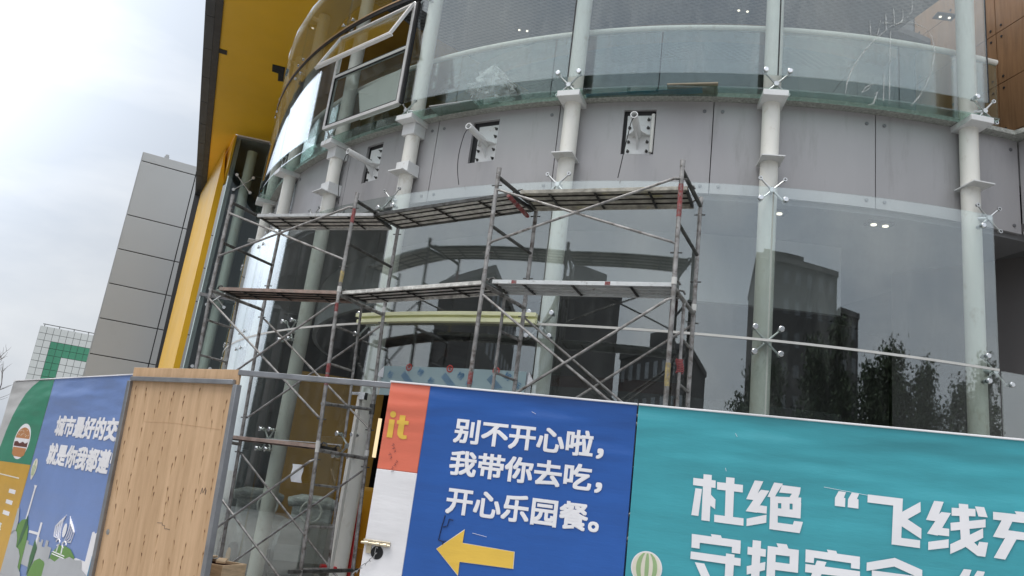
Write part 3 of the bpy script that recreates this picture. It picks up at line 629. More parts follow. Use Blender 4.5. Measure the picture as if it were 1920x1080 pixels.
# awning window standing in the bay of the removed pane
P0 = Vector((-3.195, 11.185, 0)); P1 = Vector((-1.885, 9.985, 0)); wt = (P1 - P0).normalized(); wln = (P1 - P0).length; wout = Vector((wt.y, -wt.x, 0))
Z0, Z1, ZM = 5.165, 6.80, 6.07
def wp_(u, z, o=0.0): return P0 + wt * u + wout * o + U * z
mb = MB(); fw, fd = 0.050, 0.07
for a, c in (((fw / 2, Z0), (fw / 2, Z1)), ((wln - fw / 2, Z0), (wln - fw / 2, Z1))): mb.box((wp_(a[0], (a[1] + c[1]) / 2)), (fw, fd, Z1 - Z0), (wt, wout, U))
for z in (Z0 + fw / 2, Z1 - fw / 2): mb.box(wp_(wln / 2, z), (wln - 2 * fw - 0.001, fd, fw), (wt, wout, U))
mb.box(wp_(wln / 2, ZM), (wln - 2 * fw - 0.001, fd - 0.006, fw), (wt, wout, U))
wf = mb.build('window', 'alu_frame', b, bev=0.003, label='silver framed awning window, top sash swung open')
mb = MB(); mb.box(wp_(wln / 2, (Z0 + ZM) / 2 ), (wln - 2 * fw, 0.012, ZM - Z0 - 1.5 * fw), (wt, wout, U)); mb.build('window_pane', 'pane', wf)
mb = MB()
for u in (fw + 0.008, wln - fw - 0.008): mb.box(wp_(u, (Z0 + ZM) / 2, 0.02), (0.016, 0.02, ZM - Z0 - 1.6 * fw), (wt, wout, U))
for z in (Z0 + fw + 0.008, ZM - fw / 2 - 0.008, ZM + fw / 2 + 0.008, Z1 - fw - 0.01): mb.box(wp_(wln / 2, z, 0.022), (wln - 2.7 * fw, 0.02, 0.016), (wt, wout, U))
each(mb, 'window_gasket', 'black_rubber', wf)
th = rad(24.5); sd = -U * cos(th) + wout * sin(th); sn = (wout * cos(th) + U * sin(th)); sl_ = 0.755; sh = wp_(0, Z1 - 0.03, 0.045)
sp_ = lambda u, v: sh + wt * u + sd * v
mb = MB(); sw = 0.044
for u in (sw / 2 + 0.02, wln - sw / 2 - 0.02): mb.box(sp_(u, sl_ / 2), (sw, 0.045, sl_), (wt, sn, -sd))
for v in (sw / 2, sl_ - sw / 2): mb.box(sp_(wln / 2, v), (wln - 2 * sw - 0.045, 0.045, sw), (wt, sn, -sd))
mb.box(sp_(wln / 2, sl_ + 0.012) - sn * 0.01, (wln + 0.03, 0.05, 0.02), (wt, sn, -sd))
mb.build('sash', 'alu_frame', wf, bev=0.003)
mb = MB(); mb.box(sp_(wln / 2, sl_ / 2), (wln - 2 * sw - 0.05, 0.012, sl_ - 2 * sw), (wt, sn, -sd)); mb.build('sash_pane', 'pane', wf)
mb = MB(); mb.cyl(wp_(wln - 0.05, Z1 - 0.36, 0.03), sp_(wln - 0.05, 0.34), 0.008, 8); mb.cyl(wp_(0.05, Z1 - 0.36, 0.03), sp_(0.05, 0.34), 0.008, 8); each(mb, 'stay', 'black_metal', wf)
mb = MB(); mb.box(wp_(wln + 0.03, (Z0 + Z1) / 2, 0.0), (0.035, 0.05, Z1 - Z0), (wt, wout, U)); mb.build('window_seal', 'black_rubber', wf)

# ================================================================== CANOPY (yellow lining, dark cladding)
cn = thing('canopy_frame', 'tall canopy frame lined in yellow with dark cladding along its outer edge', 'canopy', (-9.0, 21.0, -E))
oL = lambda y: Vector((-5.89 - 0.3765 * (y - 12.66), y, 0))
near, far = oL(10.6), Vector((-9.93, 23.41, 0))
arcp = [cylp(9.62, p, ZS) for p in (-40, -46, -52, -58, -64, -70, -76)]
poly = [near + U * ZS] + arcp + [Vector((-6.0, 18.9, ZS)), Vector((-7.49, 18.56, ZS)), far + U * ZS]
mb = MB(); mb.prism(poly, U * 0.06); mb.build('soffit', 'yellow_sheet', cn, label='yellow soffit')
Bp = Vector((-7.87, 19.47, 0)); Cp = Vector((-7.49, 18.56, ZS - 0.004))
mb = MB(); mb.prism([far + U * (ZS - 0.004), Bp + U * 7.14, Cp], (0.03, 0.06, 0)); mb.build('yellow_gusset', 'yellow_sheet', cn)
bk = Vector((-0.13, -0.07, 0))
mb = MB(); mb.hexa([far - U * 1.5, Bp - U * 1.5, Bp + bk - U * 1.5, far + bk - U * 1.5, far + U * 8.15, Bp + U * 7.13, Bp + bk + U * 8.1, far + bk + U * 8.15]); mb.build('post', 'yellow_sheet', cn, label='yellow post lining')
# dark cladding along the outer edge: an inner lip and the outer fascia band with joints
dr = Vector((-0.3765, 1, 0)).normalized(); ou = Vector((-dr.y, dr.x, 0)).normalized()
if ou.x > 0: ou = -ou
L0, L1 = oL(9.6), oL(24.4)
def strip(a, bb, o0, o1, z0, z1, name, mat, par, **k):
    mb = MB(); A, B_ = a, bb
    mb.hexa([A + ou * o0 + U * z0, B_ + ou * o0 + U * z0, B_ + ou * o1 + U * z0, A + ou * o1 + U * z0, A + ou * o0 + U * z1, B_ + ou * o0 + U * z1, B_ + ou * o1 + U * z1, A + ou * o1 + U * z1]); return mb.build(name, mat, par, **k)
strip(L0, L1, 0.0, 0.13, ZS - 0.03, ZS + 0.9, 'inner_lip', 'black_metal', cn)
n = 12
for k in range(n):
    a = L0.lerp(L1, k / n) + dr * 0.008; bb = L0.lerp(L1, (k + 1) / n) - dr * 0.008
    strip(a, bb, 0.135, 0.31, ZS - 0.02, ZS + 0.9, 'cladding', 'dark_cladding', cn)
strip(L0, L1, 0.14, 0.30, ZS - 0.012, ZS + 0.8, 'cladding_core', 'cladding_joint', cn)
fo = far + Vector((-0.13, 0.15, 0))
mb = MB(); mb.hexa([fo + Vector((-0.12, 0, 0)) - U * 1.5, fo + Vector((0.09, -0.03, 0)) - U * 1.5, fo + Vector((0.3, 0.4, 0)) - U * 1.5, fo + Vector((0.0, 0.5, 0)) - U * 1.5,
                    fo + Vector((-0.28, 0, 0)) + U * 8.3, fo + Vector((0.09, -0.03, 0)) + U * 8.3, fo + Vector((0.3, 0.4, 0)) + U * 8.3, fo + Vector((-0.1, 0.5, 0)) + U * 8.3]); mb.build('post_cladding', 'black_metal', cn)
CUT = [(-5.546, 14.762), (-5.42, 14.794), (-5.293, 14.827), (-5.373, 15.059), (-5.491, 15.44), (-5.609, 15.446), (-5.513, 15.114), (-5.635, 15.058)]
mb = MB(); mb.prism([(x, y, ZS - 0.012) for x, y in CUT], (0, 0, 0.008)); mb.build('cut_out', 'black_rubber', cn, label='black cut-out in the yellow soffit near the glass')
mb = MB(); mb.prism([(-6.58, 14.38, ZS - 0.012), (-6.40, 14.45, ZS - 0.012), (-6.46, 14.62, ZS - 0.012), (-6.64, 14.55, ZS - 0.012)], (0, 0, 0.008)); mb.build('cut_out', 'black_rubber', cn, label='small black cut-out at the outer edge of the soffit')

# ================================================================== GREY PANEL TOWER
dist = 28.7; az0 = rad(-25.7); pn = Vector((sin(az0), cos(az0), 0)); pt = Vector((cos(az0), -sin(az0), 0)); pb = pn * dist
pyl = thing('panel_tower', 'plain silver grey panel tower left of the yellow canopy post', 'building', (pb.x, pb.y, -E))
tz = [-1.5, -0.2, 1.0, 0.104 * dist, 0.1455 * dist, 0.187 * dist, 0.229 * dist, 0.2715 * dist, 0.341 * dist, 0.353 * dist]
u0, u1, u2 = dist * math.tan(rad(-27.50) - az0), dist * math.tan(rad(-23.92) - az0), dist * math.tan(rad(-21.8) - az0)
mb = MB(); mb.box(pb + pt * ((u0 + u2) / 2) + pn * 1.03 + U * ((tz[0] + tz[-1]) / 2 - 0.02), (u2 - u0 - 0.06, 1.94, tz[-1] - tz[0] - 0.06), (pt, pn, U)); mb.build('tower_core', 'cladding_joint', pyl)
for i in range(len(tz) - 1):
    for a, c in ((u0, u1), (u1, u2)):
        mb = MB(); gp = 0.016
        mb.box(pb + pt * ((a + c) / 2) + pn * 0.02 + U * ((tz[i] + tz[i + 1]) / 2), (c - a - 2 * gp, 0.04, tz[i + 1] - tz[i] - 2 * gp), (pt, pn, U)); mb.build('facing_panel', 'silver_panel', pyl, bev=0.004)
mb = MB(); mb.box(pb + pt * u0 + pn * 1.05 + U * ((tz[0] + tz[-1]) / 2), (0.04, 1.98, tz[-1] - tz[0]), (pt, pn, U)); mb.build('side_panel', 'silver_panel', pyl)
mb = MB(); c = pb + pt * (u0 + 0.75) + pn * 0.3 + U * (tz[-1] + 0.05); mb.box(c, (0.16, 0.2, 0.14), (pt, pn, U)); mb.cyl(c + U * 0.05, c + U * 0.16, 0.06, 10); mb.build('roof_vent', 'silver_panel', pyl)

# ================================================================== GREEN AND WHITE TILED BUILDING
dg_ = 110.0; az1 = rad(-30.55); gn = Vector((sin(rad(-29)), cos(rad(-29)), 0)); gt = Vector((cos(rad(-29)), -sin(rad(-29)), 0)); gb = Vector((sin(az1), cos(az1), 0)) * dg_
gr = thing('tiled_building', 'white gridded building with a green square arch on its front', 'building', (gb.x, gb.y, -E))
H = 0.1245 * dg_; Wd = 10.5
mb = MB(); mb.box(gb + gt * (Wd / 2) + gn * 4 + U * ((H - E) / 2), (Wd, 7.9, H + E - 0.02), (gt, gn, U)); mb.build('wall', 'tile_joint', gr)
nx, nz = 14, 18; cw, chh = Wd / nx, (H + E) / nz
wm, gm, im_ = MB(), MB(), MB()
for i in range(nx):
    for j in range(nz):
        top = nz - 1 - j
        green = (2 <= i <= 3 and top >= 2) or (2 <= i <= 12 and 2 <= top <= 3)
        win = (i > 3 and top > 4.6 and (i + j) % 7 == 3)
        c = gb + gt * (cw * (i + 0.5)) + gn * 0.0 + U * (-E + chh * (j + 0.5))
        (gm if green else wm).box(c, (cw * 0.94, 0.12, chh * 0.94), (gt, gn, U))
wm.build('facing', 'tile_white', gr); gm.build('arch', 'tile_green', gr)
for j in range(4):
    mb = MB(); mb.box(gb + gt * (Wd * (0.72 + 0.08 * (j % 2))) - gn * 0.09 + U * (0.036 * dg_ + 0.9 * j), (0.7, 0.06, 0.6), (gt, gn, U)); mb.build('window', 'tile_window', gr)
mb = MB(); mb.bar(gb + gt * 0.2 + U * (H + 0.25), gb + gt * Wd + U * (H + 0.25), 0.1, 0.08)
for k in range(7): mb.cyl(gb + gt * (0.4 + k * 1.6) + U * (H - 0.1), gb + gt * (0.4 + k * 1.6) + U * (H + 0.3), 0.05, 6)
mb.build('roof_rail', 'galv_dark', gr)

# ================================================================== SCAFFOLD
FP = [Vector((-3.55, 9.15, 0)), Vector((-1.91, 8.53, 0)), Vector((-0.28, 7.32, 0)), Vector((1.41, 6.62, 0))]
BP = [Vector((-3.14, 9.93, 0)), Vector((-1.50, 9.29, 0)), Vector((0.155, 8.05, 0)), Vector((1.79, 7.41, 0))]
ZA, ZB, ZTT = 0.34, 2.04, 3.14
def lean(p, i):
    z = p.z; k = (0.04, 0.05, 0.0, 0.0)[i]
    return p + Vector((k * max(0, 2.0 - z), 0, 0))
scf = thing('scaffold', 'galvanised frame scaffold with cross braces standing before the round glass front', 'scaffold', (-1.0, 8.0, -E))
PR, RR = 0.0215, 0.0155
def P(i, f, z): return lean(FP[i].lerp(BP[i], f) + U * z, i)
def frame(i, za, zb, kind):
    mb = MB(); mb.path([P(i, 0, za + 0.01), P(i, 0, (za + zb) / 2), P(i, 0, zb)], PR, 12); mb.path([P(i, 1, za + 0.01), P(i, 1, (za + zb) / 2), P(i, 1, zb)], PR, 12)
    q = MB(); q.cyl(P(i, 0, zb - 0.045), P(i, 1, zb - 0.045), 0.021, 12); o = q.build('scaffold_frame', 'galv_dark' if kind == 'half' else 'galv', scf)
    each(mb, 'post', 'galv', o)
    if kind == 'half':
        mb = MB(); mb.cyl(P(i, 0, zb - 0.57), P(i, 1, zb - 0.57), 0.018, 10); mb.build('rung', 'galv_dark', o)
    else:
        mb = MB(); mb.cyl(P(i, 0.5, zb - 0.06), P(i, 0.5, za + 0.14), 0.0155, 10); mb.build('inner_post', 'galv', o)
        a, c = (0, 0.5) if i < 2 else (0.5, 1)
        for dz in (0.40, 0.82, 1.24): 
            mb = MB(); mb.cyl(P(i, a, zb - dz), P(i, c, zb - dz), 0.0135, 10); mb.build('rung', 'galv', o)
    mb = MB()
    for f in (0, 1): mb.cyl(P(i, f, zb - 0.015), P(i, f, zb + 0.05), 0.0245, 12)
    each(mb, 'coupler', 'white_band' if i in (1, 3) and kind != 'half' else 'galv', o)
    mb = MB()
    for f in (0, 1):
        for z in (zb - 0.14, za + 0.28):
            p = P(i, f, z); mb.cyl(p - Vector((0.05, -0.02, 0)), p + Vector((0.05, -0.02, 0)), 0.007, 6)
    each(mb, 'brace_pin', 'galv_dark', o)
    return o
fr = {}
for i in range(4):
    fr[i, 0] = frame(i, -1.46, ZA, 'full'); fr[i, 1] = frame(i, ZA, ZB, 'full'); fr[i, 2] = frame(i, ZB, ZTT + 0.03, 'half')
    for f in (0, 1):
        p = P(i, f, -1.5); mb = MB(); mb.box(p + U * 0.008, (0.14, 0.14, 0.012)); mb.cyl(p + U * 0.012, p + U * 0.10, 0.017, 10); mb.build('base_jack', 'galv_dark', fr[i, 0])
def paint(i, lv, f, z0, z1, mat):
    mb = MB(); mb.path([P(i, f, z0), P(i, f, z1)], PR + 0.0015, 12); mb.build('paint_mark', mat, fr[i, lv])
paint(1, 1, 0, 0.98, 1.10, 'red_paint'); paint(1, 1, 0, 1.12, 1.22, 'red_paint'); paint(1, 1, 0, 1.80, 1.90, 'red_paint'); paint(1, 2, 0, 2.85, 3.02, 'red_paint'); paint(1, 2, 0, 2.14, 2.27, 'yellow_paint')
paint(2, 1, 0, 1.02, 1.14, 'red_paint'); paint(3, 2, 0, 2.66, 2.98, 'red_paint'); paint(3, 1, 0, 1.12, 1.32, 'yellow_paint'); paint(1, 0, 0, 0.27, 0.34, 'white_band')
def brace(i, j, f, za, zb, mat='galv'):
    mb = MB(); a, c = P(i, f, za), P(j, f, zb); d = (c - a).normalized(); side = Vector((d.y, -d.x, 0)).normalized() * (0.03 if za > zb else 0.045) * (1 if f == 0 else -1)
    mb.path([a, a + d * 0.05 + side, c - d * 0.05 + side, c], [0.009, 0.0125, 0.0125, 0.009], 8); mb.build('cross_brace', mat, scf)
for i, j in ((0, 1), (2, 3)):
    brace(i, j, 0, ZTT - 0.16, ZB + 0.36); brace(i, j, 0, ZB + 0.36, ZTT - 0.10)
    for f in (0, 1):
        brace(i, j, f, ZB - 0.14, ZA + 0.28); brace(i, j, f, ZA + 0.28, ZB - 0.14)
        brace(i, j, f, ZA - 0.14, -1.18); brace(i, j, f, -1.18, ZA - 0.14)
mb = MB(); mb.path([P(1, -0.03, 0.78), P(1, 1.02, 0.86)], 0.019, 10); mb.build('tie_tube', 'galv', scf)
mb = MB(); mb.path([P(1, -0.2, -0.92), P(1, 1.1, -0.92)], 0.021, 10); mb.build('tie_tube', 'galv_dark', scf)
mb = MB(); mb.cyl(P(1, 1.0, 0.80), P(1, 1.0, 0.92), 0.032, 10); mb.build('clamp', 'galv_dark', scf)
mb = MB(); pts = []
for k in range(60): 
    a = k * 0.9; pts.append(P(3, 0.5, 1.32 + 0.0022 * k) + Vector((cos(a), sin(a), 0)) * (0.03 + 0.008 * sin(k)))
mb.path(pts, 0.006, 6); mb.build('rope', 'rope_red', scf)
# walkboards
def walkboard(i, j, f0, f1, z, mat, label, lip=None, marks=False, ext=0.0):
    a0, a1, b0, b1 = P(i, f0, z), P(i, f1, z), P(j, f0, z), P(j, f1, z)
    c = (a0 + a1 + b0 + b1) / 4; X = ((b0 + b1) / 2 - (a0 + a1) / 2); ln = X.length - 0.075 + ext; X.normalize(); Y = Vector((-X.y, X.x, 0)); w = ((a1 - a0).length + (b1 - b0).length) / 2 * 0.97
    w = abs((a1 - a0).dot(Y)) * 0.98
    t_ = thing('walkboard', label, 'walkboard', (c.x, c.y, c.z - 0.04), (0, 0, math.atan2(X.y, X.x)), 'steel walkboards on the scaffold')
    mb = MB(); mb.box((0, 0, 0.0225), (ln - 0.03, w - 0.05, 0.005)); mb.build('deck', mat, t_, local=True)
    q = MB()
    for s in (-1, 1): q.box((0, s * (w / 2 - 0.012), 0.018), (ln, 0.024, 0.038))
    each(q, 'side_rail', lip or mat, t_, True, 0.002)
    q = MB()
    for s in (-0.5, 0.0, 0.5): q.box((0, s * w / 2, 0.013), (ln - 0.02, 0.010, 0.014))
    each(q, 'rib', 'dark_steel' if not marks else 'galv_light', t_, True)
    for u in (-0.32, -0.04, 0.28):
        q = MB(); q.box((u * ln, 0, 0.003), (0.024, w - 0.05, 0.008)); q.build('cross_bar', 'dark_steel', t_, local=True)
    q = MB()
    for s in (-1, 1):
        q.box((s * (ln / 2 - 0.012), 0, 0.018), (0.024, w - 0.052, 0.036))
        for y in (-0.38, 0.38): q.path([(s * (ln / 2 - 0.02), y * w, 0.035), (s * (ln / 2 + 0.01), y * w, 0.068), (s * (ln / 2 + 0.045), y * w, 0.060), (s * (ln / 2 + 0.062), y * w, 0.030)], 0.010, 8)
    each(q, 'end_hook', 'galv_dark', t_, True)
    if marks:
        q = MB()
        for u in (-0.37, 0.16): q.box((u * ln, -w / 2 - 0.0012, 0.018), (0.05, 0.002, 0.034))
        each(q, 'paint_mark', 'red_paint', t_, True)
    return t_
walkboard(0, 1, 0.42, 0.98, ZTT - 0.02, 'plank_splash', 'splashed steel walkboard of the top deck in the left bay', 'galv_light')
walkboard(1, 2, 0.42, 0.98, ZTT - 0.02, 'plank_splash', 'white splattered steel walkboard of the top deck in the middle bay', 'galv_dark')
walkboard(2, 3, 0.38, 0.97, ZTT - 0.02, 'plank_moss', 'steel walkboard of the top deck with yellow stained edge in the right bay', 'plank_moss')
walkboard(0, 1, 0.05, 0.52, ZB + 0.015, 'plank_brown', 'rust brown walkboard of the middle deck in the left bay', 'plank_brown')
walkboard(1, 2, 0.05, 0.52, ZB + 0.015, 'plank_splash', 'narrow dark and white streaked walkboard of the middle deck between the towers', 'plank_splash')
walkboard(2, 3, 0.04, 0.52, ZB + 0.02, 'plank_bright', 'clean silver walkboard with two red marks on its front edge', 'plank_bright', True)
walkboard(0, 1, 0.05, 0.50, ZA + 0.015, 'plank_brown', 'lowest walkboard, dark and narrow, beside the plywood gate', 'plank_brown')
# red wrapped pipe lying on the bar of the third frame
q = MB(); a = P(2, 0.42, ZTT - 0.09) - Vector((0.05, 0, 0)); c = P(2, 0.9, ZTT - 0.14) - Vector((0.05, 0, 0)); q.cyl(a, c, 0.024, 12); q.cyl(c, c + (c - a) * 0.06, 0.018, 10); q.cyl(a - (c - a) * 0.06, a, 0.022, 10)
q.build('red_sleeve', 'red_paint', scf)

# ================================================================== HOARDINGS
def hfr(az, D, z=-E): # frame of a board plane at distance D, square to azimuth az
    return Vector((sin(az) * D, cos(az) * D, z))
AZH = rad(14.5); HO = hfr(AZH, 5.2); HT = Vector((cos(AZH), -sin(AZH), 0))
hp = lambda d=0.004: (lambda u, v: Vector((u, -d, v + E)))
bl = thing('blue_hoarding', 'blue printed hoarding with three lines of white lettering and a yellow arrow', 'hoarding', HO, (0, 0, -AZH))
def board(par, u0, u1, z0, z1, mat, name, th=0.035, y0=0.0):
    mb = MB(); mb.box(((u0 + u1) / 2, y0 + th / 2, (z0 + z1) / 2 + E), (u1 - u0, th, z1 - z0)); return mb.build(name, mat, par, local=True, bev=0.004)
board(bl, -1.8385, -0.405, -1.48, 0.722, 'v_blue', 'blue_sheet')
board(bl, -2.135, -1.8395, 0.1215, 0.72, 'v_orange', 'orange_sheet'); board(bl, -2.135, -1.8395, -1.48, 0.1205, 'v_white', 'white_sheet')
mb = MB(); mb.box((-1.27, 0.012, 0.725 + E), (1.735, 0.05, 0.012)); mb.build('top_edge', 'v_white', bl, local=True, bev=0.003)
mb = MB()
for u in (-2.1, -1.2, -0.45): mb.box((u, 0.07, 0.70), (0.04, 0.06, 1.38))
each(mb, 'back_post', 'steel_tube', bl, True)
lettering('别不开心啦，', (-1.62, -0.665, 0.352, 0.522), hp(), 'v_text', bl, 0.022, '别不开心啦', bold=0.028)
lettering('我带你去吃，', (-1.62, -0.655, 0.138, 0.305), hp(), 'v_text', bl, 0.022, '我带你去吃', bold=0.028)
lettering('开心乐园餐。', (-1.605, -0.655, -0.112, 0.064), hp(), 'v_text', bl, 0.020, '开心乐园餐', bold=0.028)
IT = [[(-2.0561, 0.4997), (-2.0563, 0.4915), (-2.0594, 0.4842), (-2.0651, 0.4786), (-2.0726, 0.4756), (-2.0809, 0.4756), (-2.0889, 0.4785), (-2.0955, 0.484), (-2.0999, 0.4913), (-2.1013, 0.4995), (-2.0997, 0.5075), (-2.0952, 0.5141), (-2.0884, 0.5184), (-2.0803, 0.52), (-2.072, 0.5185), (-2.0646, 0.5142), (-2.059, 0.5076)], [(-2.0995, 0.4619), (-2.059, 0.4614), (-2.0579, 0.3367), (-2.0998, 0.3378)], [(-2.0268, 0.4971), (-1.9848, 0.4978), (-1.9834, 0.4546), (-1.9825, 0.3702), (-1.976, 0.3627), (-1.9543, 0.3636), (-1.9519, 0.3408), (-1.9771, 0.335), (-2.0044, 0.3408), (-2.0243, 0.3632), (-2.0275, 0.3901), (-2.0247, 0.4505)], [(-2.0404, 0.4613), (-1.9548, 0.4621), (-1.9549, 0.4364), (-2.0406, 0.4353)]]
q = MB()
for k, P_ in enumerate(IT): q.prism([Vector((u, -0.004 - 0.0001 * k, v + E)) for u, v in P_], (0, 0.0006, 0))
q.build('lettering', 'v_yellow', bl, local=True)
ar = [(-1.626, -0.342), (-1.453, -0.201), (-1.456, -0.284), (-1.108, -0.293), (-1.104, -0.394), (-1.459, -0.399), (-1.457, -0.482)]
cx_, cy_ = -1.4, -0.342
flat([(cx_ + (u - cx_) * 1.014, cy_ + (v - cy_) * 1.04) for u, v in ar], hp(0.003), 'v_cream', bl, 'arrow_edge'); flat(ar, hp(0.0045), 'v_yellow', bl, 'arrow')
# pen scrawl
mb = MB()
def scr(par, pts, w=0.0028, mat='v_ink'):
    mb = MB(); mb.path([Vector((u, -0.0045, v + E)) for u, v in pts], w, 5); mb.build('pen_mark', mat, par, local=True)
scr(bl, [(-1.60, -0.125), (-1.605, -0.16), (-1.612, -0.20), (-1.618, -0.25), (-1.622, -0.285)]); scr(bl, [(-1.622, -0.285), (-1.60, -0.288), (-1.59, -0.292)]); scr(bl, [(-1.602, -0.20), (-1.575, -0.19), (-1.568, -0.145), (-1.54, -0.15)]); scr(bl, [(-1.59, -0.31), (-1.588, -0.29), (-1.57, -0.285)])
random.seed(3)
for k in range(9):
    u, v = -2.03 + random.uniform(-0.03, 0.03), 0.30 - 0.022 * k; scr(bl, [(u, v), (u + random.uniform(0.005, 0.02), v - 0.008), (u - 0.005, v - 0.014)], 0.0013)
# highlights painted as thin white lines where the vinyl is scuffed
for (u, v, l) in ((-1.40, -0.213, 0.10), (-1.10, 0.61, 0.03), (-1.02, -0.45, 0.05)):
    mb = MB(); mb.path([Vector((u, -0.003, v + E)), Vector((u + l, -0.003, v - 0.012 + E))], 0.0012, 5); mb.build('scuff_glint', 'v_text', bl, local=True)
# latch and hole
mb = MB(); mb.box((-2.045, -0.008, -0.357 + E), (0.19, 0.012, 0.028)); mb.build('latch_plate', 'brass', bl, local=True, bev=0.002)
mb = MB(); mb.cyl((-2.15, -0.022, -0.366 + E), (-1.945, -0.022, -0.366 + E), 0.008, 12)
for u in (-2.11, -2.03, -1.98): mb.tube((u - 0.012, -0.022, -0.366 + E), (u + 0.012, -0.022, -0.366 + E), 0.013, 0.0085, 14)
mb.build('latch_bolt', 'brass', bl, local=True)
mb = MB(); mb.cyl((-2.035, 0.01, -0.42 + E), (-2.035, -0.0035, -0.42 + E), 0.043, 28); mb.build('latch_hole', 'black_rubber', bl, local=True)
mb = MB(); mb.box((-2.095, -0.006, -0.40 + E), (0.035, 0.008, 0.06)); mb.build('latch_hasp', 'brass', bl, local=True)
# chain hanging from the latch
hw = lambda u, v, d=0.0: HO + HT * u + Vector((-sin(AZH), -cos(AZH), 0)) * d + U * (v + E)
chn = thing('chain', 'short steel link chain hanging through the round hole of the white sheet', 'chain', hw(-2.06, -0.45, 0.02), (0, 0, -AZH))
pts = [(-2.035, -0.385), (-2.035, -0.425)] + [(-2.045 - 0.026 * k, -0.452 - 0.022 * k - 0.003 * k * k * 0.3) for k in range(7)]
for k in range(len(pts) - 1):
    a, c = hw(*pts[k], 0.02), hw(*pts[k + 1], 0.02); d = (c - a); ln = d.length * 0.66; d.normalize(); o2 = Vector((-sin(AZH), -cos(AZH), 0)); s = d.cross(o2) if k % 2 == 0 else o2
    ring = [((a + c) / 2 + d * ln * (0.5 if -90 <= A <= 90 else -0.5) * 1.0 + (d * cos(rad(A)) + s * sin(rad(A))) * 0.0075) for A in (-90, -45, 0, 45, 90, 135, 180, 225, 270)]
    q = MB(); q.path(ring, 0.0028, 6); q.build('link', 'zinc', chn)
